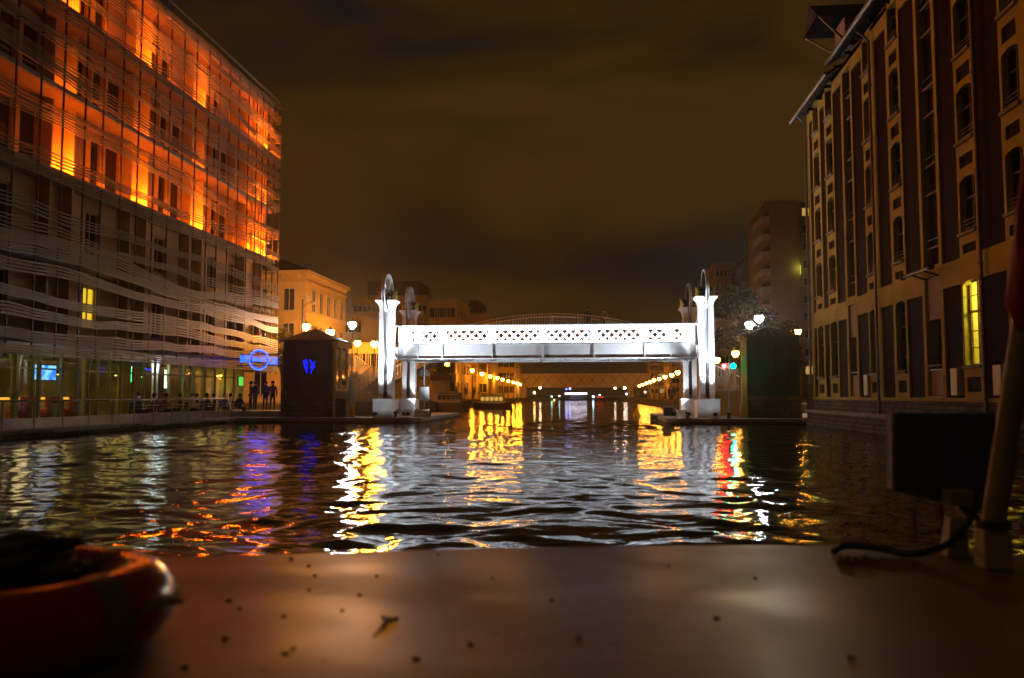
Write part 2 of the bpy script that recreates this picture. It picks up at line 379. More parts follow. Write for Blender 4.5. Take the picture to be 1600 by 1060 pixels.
def person(loc, rz, pose, top, bottom, label, hair=(.03, .02, .01), group=None, arm=0):
    J = []; E = []
    def j(p, r): J.append((p, r)); return len(J) - 1
    def e(a, b): E.append((a, b))
    if pose == 'sit':
        hz = .5
        pel = j((0, 0, hz + .03), (.15, .12)); wai = j((0, -.02, hz + .22), (.13, .1)); che = j((0, .02, hz + .42), (.165, .11)); nk = j((0, .05, hz + .58), (.06, .06)); hd = j((0, .08, hz + .68), (.085, .095)); tp = j((0, .08, hz + .82), (.07, .08))
        legs = [((.09, .4, hz + .03), .075), ((.1, .42, .12), .05), ((.1, .56, .04), .04)]
    else:
        hz = .92
        pel = j((0, 0, hz), (.15, .11)); wai = j((0, .0, hz + .18), (.13, .095)); che = j((0, 0, hz + .4), (.17, .11)); nk = j((0, .01, hz + .56), (.06, .06)); hd = j((0, .03, hz + .66), (.085, .095)); tp = j((0, .03, hz + .79), (.07, .08))
        st = .22 if pose == 'walk' else .02
        legs = None
    e(pel, wai); e(wai, che); e(che, nk); e(nk, hd); e(hd, tp)
    for s_ in (-1, 1):
        if pose == 'sit':
            p = pel
            hp = j((s_ * .1, .08, hz), .09); e(pel, hp); p = hp
            for (q, r) in legs: k = j((s_ * q[0] / .1 * .11, q[1], q[2]), r); e(p, k); p = k
        else:
            f = s_ * st
            hp = j((s_ * .09, 0, hz - .08), .085); kn = j((s_ * .1, f * .6 + .03, .5), .06); an = j((s_ * .1, f, .09), .042); toe = j((s_ * .11, f + .16, .04), .035)
            e(pel, hp); e(hp, kn); e(kn, an); e(an, toe)
        z0 = J[che][0][2] + .05
        sh = j((s_ * .19, .0, z0), .06)
        if arm == 1 and s_ == 1: el = j((.27, .16, z0 - .2), .042); ha = j((.12, .28, z0 + .02), .035); fi = j((.09, .3, z0 + .1), .025)
        elif pose == 'sit': el = j((s_ * .26, .12, z0 - .27), .042); ha = j((s_ * .14, .34, z0 - .26), .032); fi = j((s_ * .1, .42, z0 - .25), .025)
        else: el = j((s_ * .24, -.02, z0 - .3), .042); ha = j((s_ * .24, .1, z0 - .52), .03); fi = j((s_ * .23, .14, z0 - .6), .024)
        e(che, sh); e(sh, el); e(el, ha); e(ha, fi)
    me = skin_mesh(J, E, 'person', pel)
    me.materials.clear(); me.materials.append(cloth(top[0], top[1])); me.materials.append(cloth(bottom[0], bottom[1])); me.materials.append(skin)
    neck = J[nk][0][2]; ez = J[fi][0]
    for p in me.polygons:
        c = p.center
        if c.z > neck + .015: k = 2
        elif any((c - Vector(J[i][0])).length < .075 for i in range(len(J)) if abs(J[i][1] - .024 if not hasattr(J[i][1], '__len__') else 1) < .002): k = 2
        elif (c.z < hz + .08 and pose != 'sit') or (pose == 'sit' and c.y > .1 and c.z < hz + .14): k = 1
        else: k = 0
        p.material_index = k
    o = bpy.data.objects.new('person', me); COL.objects.link(o); o.location = loc; o.rotation_euler.z = rz
    hm = MB(); hp_ = J[hd][0]
    hm.ball((0, hp_[1] - .02, hp_[2] + .075), .108, cloth('hair%.2f' % hair[0], hair), 10, 1.08)
    hm.build('hair', o, smooth=True)
    # eyes, nose and mouth: small relief on the face
    fm = MB(); zf = hp_[2] + .03
    fm.ball((-.033, hp_[1] + .088, zf + .03), .011, black_paint, 6); fm.ball((.033, hp_[1] + .088, zf + .03), .011, black_paint, 6)
    fm.ball((0, hp_[1] + .1, zf), .017, skin, 6, 1.4); fm.box(-.025, .025, hp_[1] + .08, hp_[1] + .093, zf - .045, zf - .036, red_fabric)
    fm.build('face', o)
    return tag(o, label, 'person', group)

# ------------------------------------------------------------------ wall with openings
def holed(mb, mapf, u0, u1, v0, v1, holes, mat):
    """front sheet u0..u1 x v0..v1 with recesses. hole=(u0,u1,v0,v1,depth,back_mat or None,arch,reveal_mat)"""
    us = sorted({u0, u1, *[h[0] for h in holes], *[h[1] for h in holes]}); vs = sorted({v0, v1, *[h[2] for h in holes], *[h[3] for h in holes]})
    for a, b in zip(us, us[1:]):
        for c, d in zip(vs, vs[1:]):
            m, n = (a + b) / 2, (c + d) / 2
            if any(h[0] < m < h[1] and h[2] < n < h[3] for h in holes): continue
            mb.quad(mapf(a, c, 0), mapf(b, c, 0), mapf(b, d, 0), mapf(a, d, 0), mat)
    for (a, b, c, d, dep, back, arch, rev) in holes:
        rv = rev or mat
        for p, q in (((a, c), (b, c)), ((b, c), (b, d)), ((b, d), (a, d)), ((a, d), (a, c))):
            mb.quad(mapf(*p, 0), mapf(*q, 0), mapf(*q, dep), mapf(*p, dep), rv)
        if back: mb.quad(mapf(a, c, dep), mapf(b, c, dep), mapf(b, d, dep), mapf(a, d, dep), back)
        if arch:
            N = 8; w = b - a; pts = []
            for i in range(N + 1):
                t = -1 + 2 * i / N; pts.append((a + w * (i / N), d - arch * t * t))
            for (p, q) in zip(pts, pts[1:]):
                mb.quad(mapf(p[0], p[1], .001), mapf(q[0], q[1], .001), mapf(q[0], d, .001), mapf(p[0], d, .001), mat)
                mb.quad(mapf(p[0], p[1], .001), mapf(q[0], q[1], .001), mapf(q[0], q[1], dep), mapf(p[0], p[1], dep), rv)

# ------------------------------------------------------------------ RIGHT WAREHOUSE
def right_warehouse():
    XF = 11.3
    T = thing('warehouse', 'tall dark brick and cream stucco warehouse rising straight from the water on the right', 'building', (XF, 30, 0))
    T.location = (0, 0, 0)
    yp = lambda px: YX(px, XF, 440)
    mp_ = lambda u, v, d: (XF + d, u, v)
    K = XF / math.cos(0) 
    zz = lambda y, px=1363.5: 1.5 + (618 - y) * XF / (px - 930)
    floors = [(zz(484), zz(583)), (zz(362), zz(427)), (zz(254), zz(318)), (zz(145), zz(213)), (zz(40), zz(103))]
    panels = [(zz(597), zz(614)), (zz(441), zz(452)), (zz(335), zz(350)), (zz(228), zz(246)), (zz(119), zz(137))]
    wins = [(1276, 1284.5), (1296, 1306), (1357, 1370), (1398, 1413), (1504, 1529), (1578, 1606)]
    bricks = [(1270, 1274.5), (1287, 1294), (1308, 1321), (1338.5, 1355), (1376, 1394), (1416, 1440), (1473, 1501), (1532, 1574)]
    loads = [(1324, 1336), (1444.5, 1468)]
    # near part of the facade, repeats the same bays toward the viewer
    Yn = yp(1606)
    W_ = [(yp(b), yp(a)) for a, b in wins]; B_ = [(yp(b), yp(a)) for a, b in bricks]; L_ = [(yp(b), yp(a)) for a, b in loads]
    W_ += [(Yn - 3.6, Yn - 2.3)]; B_ += [(Yn - 1.9, Yn - .5), (Yn - 6, Yn - 4.2)]; L_ += [(Yn - 8.5, Yn - 7)]
    zt = 16.35; zb = 1.3; ztb = 4.95; zbb = 5.75
    holes = []
    for (a, b) in B_:
        holes.append((a, b, zb + .12, ztb, .07, brick, 0, None)); holes.append((a, b, zbb, zt - .55, .07, brick, 0, None))
    for (a, b) in W_:
        for (t, s_) in floors: holes.append((a, b, s_, t, .27, None, .11, None))
        for (t, s_) in panels: holes.append((a + .08, b - .08, s_, t, .07, brick, 0, None))
    # loading bays: doorway openings with brick spandrels and board shutters
    for (a, b) in L_:
        holes.append((a, b, zb + .15, 5.5, .5, None, 0, None)); holes.append((a, b, zbb + .1, zt - .2, .3, brick, 0, None))
    Y0, Y1 = 6.0, yp(1266.5)
    mb = MB(); holed(mb, mp_, Y0, Y1, zb, zt, holes, cream)
    mb.quad((XF, Y1, zb), (XF + 14, Y1, zb), (XF + 14, Y1, zt), (XF, Y1, zt), cream)
    mb.quad((XF, Y0, zb), (XF + 14, Y0, zb), (XF + 14, Y0, zt), (XF, Y0, zt), cream)
    mb.quad((XF + 14, Y0, zb), (XF + 14, Y1, zb), (XF + 14, Y1, zt), (XF + 14, Y0, zt), cream)
    mb.build('wall', T, recalc=False)
    mb = MB()
    mb.box(XF - .1, XF + 14, Y0, Y1 + .1, -1, zb, rubble)
    mb.box(XF - .28, XF - .1, Y0, Y1 + .2, -1, .62, rubble); mb.box(XF - .36, XF - .1, Y0, Y1 + .25, .62, .76, concrete)
    mb.box(XF - .5, XF - .28, Y0, Y1 + .2, -1, .34, rubble)
    mb.build('plinth', T)
    # belt course line, sill strings
    mb = MB(); mb.box(XF - .05, XF, Y0, Y1, zb - .001, zb + .09, cream); mb.build('string_course', T)
    lit = em('lit_window_room', (1., .82, .12), 1.1)
    lamp_wall = pm('room_wall', (.75, .66, .2), .8)
    k = 0
    for wi, (a, b) in enumerate(W_):
        for fi, (t, s_) in enumerate(floors):
            isl = (wi in (4, 5)) and fi == 0
            diml = (wi == 4 and fi == 4) or (wi == 0 and fi == 4)
            mb = MB(); x = XF + .21; fw = .05
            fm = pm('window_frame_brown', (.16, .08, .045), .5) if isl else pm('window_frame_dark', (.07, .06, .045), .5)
            mb.box(x - .03, x + .03, a, a + fw, s_, t, fm); mb.box(x - .03, x + .03, b - fw, b, s_, t, fm)
            mb.box(x - .03, x + .03, a + fw, b - fw, s_, s_ + fw, fm); mb.box(x - .03, x + .03, a + fw, b - fw, t - fw, t, fm)
            mid = (a + b) / 2; mb.box(x - .025, x + .025, mid - .03, mid + .03, s_ + fw, t - fw, fm)
            tr = s_ + (t - s_) * .62; mb.box(x - .03, x + .03, a + fw, mid - .03, tr, tr + .07, fm); mb.box(x - .03, x + .03, mid + .03, b - fw, tr, tr + .07, fm)
            if isl or fi == 0:
                for q in (.2, .4, .82):
                    zq = s_ + (t - s_) * q
                    mb.box(x - .012, x + .012, a + fw, mid - .03, zq, zq + .025, fm); mb.box(x - .012, x + .012, mid + .03, b - fw, zq, zq + .025, fm)
            w = mb.build('window', T)
            mb = MB(); mb.box(x + .031, x + .036, a, b, s_, t, glass if isl else dark_glass if not diml else em('dim_lit_pane', (1., .72, .2), .11)); mb.build('pane', w)
            mb = MB(); mb.box(XF - .1, XF + .17, a - .06, b + .06, s_ - .1, s_ - .002, concrete); mb.build('sill', w)
            if not isl and fi in (0, 1, 2, 3, 4) and wi != 0:
                mb = MB()
                for q in (.12, .24, .36): mb.tube([(XF + .06, a, s_ + q), (XF + .06, b, s_ + q)], .014, grey_metal, 5)
                if fi: mb.build('guard_rail', w)
            if isl:
                mb = MB(); x0, x1 = x + .05, x + 3
                mb.quad((x1, a - .6, s_ - .4), (x1, b + .6, s_ - .4), (x1, b + .6, t + .4), (x1, a - .6, t + .4), lamp_wall)
                mb.quad((x0, b + .6, s_ - .4), (x1, b + .6, s_ - .4), (x1, b + .6, t + .4), (x0, b + .6, t + .4), lamp_wall)
                mb.quad((x0, a - .6, s_ - .4), (x1, a - .6, s_ - .4), (x1, a - .6, t + .4), (x0, a - .6, t + .4), lamp_wall)
                mb.quad((x0, a - .6, t + .4), (x1, a - .6, t + .4), (x1, b + .6, t + .4), (x0, b + .6, t + .4), lamp_wall)
                mb.quad((x0, a - .6, s_ - .4), (x1, a - .6, s_ - .4), (x1, b + .6, s_ - .4), (x0, b + .6, s_ - .4), lamp_wall)
                mb.build('room', w)
                light('room_lamp', 'POINT', (x + .9, (a + b) / 2 - .1, t - .3), 240, (1, .80, .16), w, .12)
    # loading bays
    plank = pm('weathered_planks', (.42, .34, .26), .8, var=.35, scale=6, stretch=(1, 8, .3))
    for li, (a, b) in enumerate(L_):
        mb = MB(); z = ztb
        mb.box(XF + .1, XF + .16, a, b, 4.05, 5.5, plank); mb.build('shutter', T)
        mb = MB(); mb.box(XF + .12, XF + .2, a, b, zb + .2, 2.35, plank)
        for q in (2.36, 2.5, zb + .16): mb.tube([(XF + .05, a, q), (XF + .05, b, q)], .02, grey_metal, 5)
        mb.build('door', T)
        mb = MB(); mb.box(XF + .4, XF + .45, a, b, 2.3, 4.05, dark_glass); mb.box(XF + .36, XF + .4, (a + b) / 2 + .1, (a + b) / 2 + .18, 2.3, 4.05, grey_metal); mb.build('window', T)
        for (t, s_) in floors[1:]:
            mb = MB(); mb.box(XF + .2, XF + .26, a + .06, b - .06, s_ + .05, t + .1, dark_glass); w = mb.build('window', T)
            mb = MB(); mb.box(XF + .12, XF + .299, a, b, s_ - 1.0, s_ - .93, concrete); mb.build('ledge', T); mb = MB(); mb.box(XF + .12, XF + .299, a, b, s_ - .02, s_ + .05, concrete)
            mb.build('sill', w); mb = MB(); mb.tube([(XF + .13, a, s_ + .3), (XF + .13, b, s_ + .3)], .018, grey_metal, 5); mb.build('guard_rail', w)
    # iron hoist beam over the loading bay
    a, b = L_[1]; mb = MB()
    mb.tube([(XF - .5, a - .6, zbb - .12), (XF - .5, b + .6, zbb - .12)], .055, grey_metal, 8)
    for yy in (a - .6, b + .6): mb.tube([(XF - .5, yy - .08, zbb - .12), (XF - .5, yy + .08, zbb - .12)], .1, dark_metal, 8)
    for yy in (a + .1, b - .1): mb.tube([(XF, yy, zbb - .3), (XF - .5, yy, zbb - .12)], .03, dark_metal, 6)
    mb.build('hoist_beam', T)
    # small white cabinets
    for px in (1353, 1492, 1560):
        y = yp(px); mb = MB(); mb.box(XF - .12, XF + .069, y - .18, y + .3, 1.5, 2.35, white_paint); mb.build('meter_box', T, bevel=.01)
    # drainpipes
    for px in (1267.5, 1373.5, 1541):
        y = yp(px); mb = MB(); mb.tube([(XF - .14, y, .7), (XF - .14, y, zt - .5), (XF - .3, y, zt - .25), (XF - .6, y, zt - .02)], .06, zinc, 8)
        for z in (2, 5.3, 8, 11, 14): mb.tube([(XF - .14, y, z), (XF - .14, y, z + .08)], .085, zinc, 8)
        mb.build('drainpipe', T, smooth=True)
    # roof: two eaves runs, the far one slightly lower
    mb = MB()
    def eave(y0, y1, dz, mbx):
        z = zt + dz
        mbx.add([(XF - .55, y0, z), (XF - .55, y1, z), (XF + 7, y1, z + 4.5), (XF + 7, y0, z + 4.5), (XF - .55, y0, z + .14), (XF - .55, y1, z + .14), (XF + 7, y1, z + 4.66), (XF + 7, y0, z + 4.66)],
               [(0, 1, 2, 3), (7, 6, 5, 4), (0, 4, 5, 1), (1, 5, 6, 2), (3, 2, 6, 7), (0, 3, 7, 4)], slate)
        mbx.add([(XF + 7, y0, z + 4.5), (XF + 7, y1, z + 4.5), (XF + 14.5, y1, z), (XF + 14.5, y0, z)], [(0, 1, 2, 3)], slate)
    ym = yp(1321)
    eave(ym + .02, Y1 + .9, -.1, mb); eave(Y0, ym, .3, mb)
    mb.add([(XF, Y1, zt), (XF + 14, Y1, zt), (XF + 7, Y1, zt + 4.2)], [(0, 1, 2)], cream)
    mb.box(XF, XF + 1, Y0, Y1, zt - .001, zt + .25, cream)
    mb.build('roof', T)
    mb = MB()
    mb.tube([(XF - .62, ym + .03, zt - .02), (XF - .62, Y1 + 1.0, zt - .02)], .09, zinc, 8); mb.tube([(XF - .62, Y0, zt + .38), (XF - .62, ym, zt + .38)], .09, zinc, 8)
    y = Y0 + .5
    while y < Y1:
        mb.box(XF - .3, XF, y, y + .07, zt - .2 + (.3 if y < ym else 0), zt - .05 + (.3 if y < ym else 0), dark_metal); y += 1.6
    mb.build('gutter', T, smooth=True)
    # hoist dormer above the far loading bay
    a, b = L_[0]; mb = MB(); a -= .2; b += .2; zd = zt + 1.9
    mb.box(XF - .2, XF + 2.5, a, b, zt + .6, zd, plank)
    mb.add([(XF - 1.5, a - .5, zd - .1), (XF - 1.5, b + .5, zd - .1), (XF - 1.5, (a + b) / 2, zd + .9), (XF + 3, a - .5, zd - .1), (XF + 3, b + .5, zd - .1), (XF + 3, (a + b) / 2, zd + .9)],
           [(0, 2, 5, 3), (1, 4, 5, 2), (0, 1, 2), (3, 5, 4)], slate)
    mb.tube([(XF - 1.4, a - .4, zd - .1), (XF - .2, a, zd - 1.1)], .06, plank, 6); mb.tube([(XF - 1.4, b + .4, zd - .1), (XF - .2, b, zd - 1.1)], .06, plank, 6)
    mb.tube([(XF - 1.4, (a + b) / 2, zd + .7), (XF - .2, (a + b) / 2, zd + .7)], .07, plank, 6)
    mb.build('hoist_dormer', T)
    return T
right_warehouse()

# ------------------------------------------------------------------ LEFT BUILDING (slatted screen)
def left_building():
    XV, XW = -21.0, -22.6
    YE, YS = 53.4, 17.0
    T = thing('screened_building', 'large left building wrapped in wavy metal slats, glowing orange on its top floors', 'building')
    top = 21.3
    fl = [3.7 + 3.4 * k for k in range(5)] + [20.7]
    # posts
    ppx = (61, 97, 132, 160, 190, 216, 241, 264, 285, 305, 325, 341.6, 358, 373, 388, 401)
    py = [YX(p, XV, 300) for p in ppx]; wy = [YX(p, XW, 300) for p in ppx]
    while py[0] > YS + 1.4: py.insert(0, py[0] - 1.4); wy.insert(0, wy[0] - 1.45)
    ncore = len(py); py = py + [50.45, 51.4, 52.4, YE]
    mb = MB()
    for y in py: mb.box(XV - .1, XV - .04, y - .028, y + .028, 2.9, top - .15, dark_metal)
    mb.box(XV - .1, XV - .03, YS, YE, top - .1, top + .02, slat_metal)
    mb.build('screen_posts', T)
    # wavy slats, kinked at every post
    rg = random.Random(11); mb = MB()
    z = 3.0; rows = []
    nodes = py
    def warp(y, z0):
        t = (z0 - 3.0) / 18.3
        d = .17 * math.sin(.15 * y + 17 * t + .8) + .11 * math.sin(.34 * y - 26 * t + 2.1)
        return z0 + d * min(1, 6 * t, 9 * (1 - t) + .1)
    G = 27; pg = (top - 3.12) / G
    for g in range(G):
        jg = random.Random(g * 13 + 3)
        zc0 = 3.08 + pg * g
        off = [0]; 
        for k in range(len(nodes)): off.append(max(-.2, min(.2, off[-1] + jg.uniform(-.1, .1))))
        ph, kk = jg.uniform(0, 6), jg.uniform(.25, .5)
        if g in (9, 12, 15): continue
        n_in = 4 if jg.random() > .35 else 3
        for q in range(n_in):
            hgt = .08 if g < 7 else .052
            pts = []
            for k, yy in enumerate(nodes):
                spread = .115 + .035 * math.sin(kk * yy + ph)
                if g < 7: spread = .112 + .02 * math.sin(kk * yy + ph)
                pts.append((yy, min(max(warp(yy, zc0) + off[k + 1] * (1 if g else .2) + q * spread, 2.95 + .001 * q), top)))
            x0, x1 = XV - .035 + .0015 * ((q + g) % 5), XV + .0015 * ((q + g) % 5)
            vs = []; fs = []
            for (yy, zc) in pts: vs += [(x0, yy, zc - hgt / 2), (x1, yy, zc - hgt / 2), (x1, yy, zc + hgt / 2), (x0, yy, zc + hgt / 2)]
            n = len(pts)
            for k in range(n - 1):
                for r_ in range(4): fs.append((4 * k + r_, 4 * k + (r_ + 1) % 4, 4 * k + 4 + (r_ + 1) % 4, 4 * k + 4 + r_))
            fs += [(0, 1, 2, 3), tuple(4 * (n - 1) + r_ for r_ in (3, 2, 1, 0))]
            mb.add(vs, fs, slat_metal)
            mb.box(XV - 3.5, XV, YE + .002, YE + .04, pts[-1][1] - hgt / 2, pts[-1][1] + hgt / 2, slat_metal)
    mb.build('slat_screen', T)
    # floor slabs / walkways
    for k, z in enumerate(fl):
        mb = MB(); mb.box(XW + .001, XV - .2, YS, YE - .1, z - .22, z - .02, concrete); 
        mb.box(XW - 12, XW - .001, YS, YE - .1, z - .22, z - .02, concrete) if k in (0, 5) else None
        mb.build('floor_slab', T)
    # cladding wall with windows
    pan = []; p0 = None
    idx51 = ncore - 1
    def Y(i): return wy[i] if 0 <= i < len(wy) else 0
    # bright modules in post index counted back from 51.6 (index idx51)
    bright = [(idx51 - 2, 2), (idx51 - 7, 1), (idx51 - 11, 1), (idx51 - 15, 1), (idx51 - 19, 1)]
    holes = []; wl = []
    for k in range(5):
        z0, z1 = fl[k], fl[k + 1]
        i = 0
        while i < idx51:
            inb = any(b <= i < b + n for b, n in bright)
            if not inb:
                nb = any(b <= i + 1 < b + n for b, n in bright)
                h0 = (Y(i) + .16, Y(i + 1) - .16, z0 + (.12 if k > 1 else .75), z1 - .75, .18, None, 0, wood_frame)
                if not ((i + k) % 4 == 3 and k > 1) and not (k < 2 and (i % 2)): holes.append(h0); wl.append((h0, k, i))
            i += 1
    mb = MB(); holed(mb, lambda u, v, d: (XW - d, u, v), YS, YE - .1, 3.48, fl[5], holes, wood)
    mb.quad((XW, YE - .1, 3.48), (XW - 12, YE - .1, 3.48), (XW - 12, YE - .1, fl[5]), (XW, YE - .1, fl[5]), wood)
    mb.build('cladding', T, recalc=False)
    lit = 0
    for (h, k, i) in wl:
        a, b, c, d = h[:4]; x = XW - .16; mb = MB(); fw = .06
        mb.box(x - .02, x + .04, a, a + fw, c, d, wood_frame); mb.box(x - .02, x + .04, b - fw, b, c, d, wood_frame)
        mb.box(x - .02, x + .04, a + fw, b - fw, c, c + fw, wood_frame); mb.box(x - .02, x + .04, a + fw, b - fw, d - fw, d, wood_frame)
        mm = (a + b) / 2
        if k > 1: mb.box(x - .02, x + .03, a + fw, b - fw, c + .95, c + 1.0, wood_frame)
        else: mb.box(x - .02, x + .03, mm - .03, mm + .03, c + fw, d - fw, wood_frame)
        w = mb.build('window', T)
        ym = (a + b) / 2
        mt = dark_glass
        if k == 0 and i >= 0:
            if YX(141, XW, 470) - .2 < ym < YX(176, XW, 470) + .3: mt = em('yellow_lit_pane', (1., .66, .03), .9)
            elif abs(ym - YX(36, XW, 450)) < .9: mt = em('green_lit_pane', (.18, .22, .04), .45)
        mb = MB(); mb.box(x - .05, x - .021, a, b, c, d, mt); mb.build('pane', w)
    # timber fins beside the lit modules
    for k in range(5):
        z0, z1 = fl[k], fl[k + 1] - .23
        for i in range(idx51 + 1):
            isb = any(i == b or i == b + n for b, n in bright)
            if not isb and (i % 2 or k < 2): continue
            mb = MB(); mb.box(XW + .003, XW + (.5 if isb else .34 if k > 1 and i % 4 == 0 else .2), Y(i) - .05, Y(i) + .05, z0, z1, wood_frame); mb.build('timber_fin', T)
    for k in range(2, 5):
        z1 = fl[k + 1] - .221
        mb = MB(); mb.box(XW + .02, XV - .25, YS, YE - .2, z1 - .03, z1, pm('soffit_board', (.13, .075, .04), .7, var=.3)); mb.build('soffit', T)
    # corner bay lattice
    mb = MB()
    for k in range(2, 5):
        z0, z1 = fl[k], fl[k + 1]
        for y in (50.3, 51.4, 52.5): mb.box(XV - .7, XV - .6, y - .05, y + .05, z0, z1 - .23, wood_frame)
        for z in (z0 + 1.1, z0 + 2.1): mb.box(XV - .72, XV - .58, 49.8, 53.2, z, z + .14, wood_frame)
    mb.build('corner_frame', T)
    # roof + parapet
    mb = MB(); mb.box(XW - 12, XV - .3, YS, YE - .1, fl[5] + .001, fl[5] + .18, concrete); mb.build('roof', T)
    # orange floodlights in the walkways: fixture + light
    pw = {2: 1., 3: .16, 4: .8}
    bs = [1.5, .95, 1., .8, .06]
    for k in (2, 3, 4):
        for j, (b, n) in enumerate(bright):
            ym = (Y(b) + Y(b + n)) / 2; z0 = fl[k]
            fx = MB(); fx.box(-.09, .09, -.3, .3, 0, .09, dark_metal); fx.quad((-.07, -.28, .092), (.07, -.28, .092), (.07, .28, .092), (-.07, .28, .092), orange_em)
            f = fx.build('floodlight', T, loc=(XW + .6, ym, z0 - .018))
            light('flood_lamp', 'POINT', (0, 0, .35), 1050 * pw[k] * bs[j] * (1.25 if n == 2 else 1), (1., .145, .005), f, .42)
            # added fill lamps for a faint glow deeper along the walkway
            if j < 3:
                f = fx.build('floodlight', T, loc=(XW + .35, ym - 2.7, z0 - .018))
                light('flood_lamp', 'POINT', (0, 0, .25), (75 if k != 3 else 34) * bs[j], (1., .10, .004), f, .3)
        f = fx.build('floodlight', T, loc=(XW + .9, 51.2, fl[k] - .018)); light('flood_lamp', 'POINT', (0, 0, .35), 260 * max(.5, pw[k]), (1., .145, .005), f, .42)
    # ground floor glass front and room
    mb = MB(); mb.box(XW - .01, XW + .01, YS, 51.6, QZ, 3.45, glass); mb.build('glass_front', T)
    mull = pm('olive_mullion', (.35, .33, .12), .45, var=.1)
    mb = MB()
    for i, y in enumerate([YX(p, XW, 590) for p in (-30, -8, 22, 48, 58, 93, 122, 150, 168, 186, 206, 222, 240, 262, 284, 300, 318, 334, 350, 364, 378)]):
        w_ = .075 if i in (2, 4, 5, 6, 13) else .035
        mb.box(XW + .012, XW + .14, y - w_, y + w_, QZ, 3.45, mull)
    mb.box(XW + .012, XW + .1, YS, 51.6, 2.55, 2.62, mull)
    mb.build('mullions', T)
    rw = pm('bar_wall', (.34, .27, .08), .7, var=.5, scale=.6)
    fl_ = pm('bar_floor', (.12, .08, .05), .35)
    mb = MB(); xb = XW - 7
    mb.box(xb - .2, xb, YS, 51.6, QZ, 3.4, rw); mb.box(xb, XW, YS, 51.6, QZ + .001, QZ + .02, fl_); mb.box(xb, XW - .02, YS - .2, YS, QZ, 3.4, rw); mb.box(xb, XW - .02, 51.6, 51.8, QZ, 3.4, rw)
    for y in (38, 45): mb.box(xb, xb + 2.5, y, y + .15, QZ + .02, 3.2, rw)
    mb.build('bar_interior', T)
    # pillars in the bar
    for yy, xx, m2 in ((42.2, XW - .7, white_paint), (31.6, XW - .8, mull), (36.6, XW - 1, mull), (47.5, XW - 1.5, mull)):
        mb = MB(); mb.lathe([(.16, 0), (.16, 2.2), (.24, 2.9), (.3, 3.1)], (xx, yy, QZ + .021), m2, 14); mb.build('pillar', T, smooth=True)
    light('pillar_spot', 'POINT', (XW - .42, 41.8, 2.9), 50, (.9, 1, .95), T, .3)
    # a bar counter with warm glow
    mb = MB(); mb.box(xb + 1.0, xb + 1.6, 30, 42, QZ + .021, 1.35, rw); mb.box(xb + .9, xb + 1.7, 29.9, 42.1, 1.35, 1.41, wood_frame); mb.build('bar_counter', T)
    mb = MB()
    for y in (27, 33, 38.5): mb.box(xb + .002, xb + .05, y, y + 1.8, 2.2, 2.27, em('shelf_light', (1., .5, .06), 3))
    mb.build('shelf_light', T)
    mb = MB(); mb.box(xb + 1.702, xb + 1.73, 30, 42, 1.28, 1.40, em('counter_light', (1., .42, .04), 1.6)); mb.build('counter_light', T)
    pend = em('pendant_glow', (1., .5, .06), 4)
    for i, (xx, yy) in enumerate(((XW - 2, 27.2), (XW - 3.4, 31), (XW - 2.2, 34.6), (XW - 4, 39), (XW - 2.3, 41.2), (XW - 3, 45), (XW - 2, 49), (XW - 1.6, 24.5), (XW - 1.2, 51))):
        mb = MB(); mb.tube([(xx, yy, 3.4), (xx, yy, 2.75)], .012, dark_metal, 5); mb.lathe([(.05, 0), (.2, -.22), (.19, -.22), (.04, 0)], (xx, yy, 2.78), dark_metal, 12); mb.ball((xx, yy, 2.58), .08, pend, 8)
        o = mb.build('pendant_lamp', T); light('pendant_bulb', 'POINT', (xx, yy, 2.4), 34, (1, .68, .16), o, .75)
    # screens in the bar
    return T
left_building()
XW = -22.6
def tv(px0, px1, py0, py1, X, mat, label, name='television'):
    a = at(px0, py0, X=X); b = at(px1, py1, X=X)
    mb = MB(); mb.box(X - .06, X, a.y - .04, b.y + .04, b.z - .04, a.z + .04, black_paint); o = mb.build(name); tag(o, label, 'television')
    mb = MB()
    mb.quad((X + .004, a.y, b.z), (X + .004, b.y, b.z), (X + .004, b.y, a.z), (X + .004, a.y, a.z), mat); mb.build('screen', o)
scr = pm('tv_picture', (.1, .1, .1), .3)
t_ = scr.node_tree; b_ = t_.nodes['Principled BSDF']; nn = [n for n in t_.nodes if n.type == 'TEX_NOISE'][0]; nn.inputs['Scale'].default_value = 2.2
cr2 = t_.nodes.new('ShaderNodeValToRGB'); cr2.color_ramp.elements[0].position = .4; cr2.color_ramp.elements[0].color = (.01, .12, .6, 1); cr2.color_ramp.elements[1].position = .52; cr2.color_ramp.elements[1].color = (.14, .42, .8, 1)
t_.links.new(nn.outputs['Fac'], cr2.inputs['Fac']); t_.links.new(cr2.outputs['Color'], b_.inputs['Emission Color']); b_.inputs['Emission Strength'].default_value = 2.6
tv(52, 87, 570, 594, XW - .5, scr, 'wide television glowing pale blue high behind the café glass')
tv(257, 262, 578, 607, XW - .5, em('white_screen', (.9, 1., .75), 2.2), 'narrow white glowing screen right of the white café pillar')
tv(262.5, 266, 580, 596, XW - .45, em('green_screen', (.1, .9, .35), 1.3), 'small green glowing screen beside the narrow white screen')
tv(373, 380, 589, 603, XW + .4, em('green_screen2', (.15, .8, .1), .9), 'small green screen near the far end of the café front')
tv(384, 392, 600, 612, XW + .4, em('dim_red', (.5, .1, .02), .0), 'unlit dark screen at the far end of the café') if False else None
mb = MB(); p = at(206, 586, X=XW - .3); mb.box(p.x - .03, p.x + .03, p.y - .03, p.y + .03, p.z - .35, p.z + .3, em('green_led', (.1, 1., .3), 2.5)); mb.tube([(p.x, p.y, QZ + .02), (p.x, p.y, p.z - .35)], .02, grey_metal, 6); mb.tube([(p.x, p.y, p.z + .3), (p.x, p.y, p.z + .42)], .03, em('led_cap', (.8, 1., .7), 4), 6)
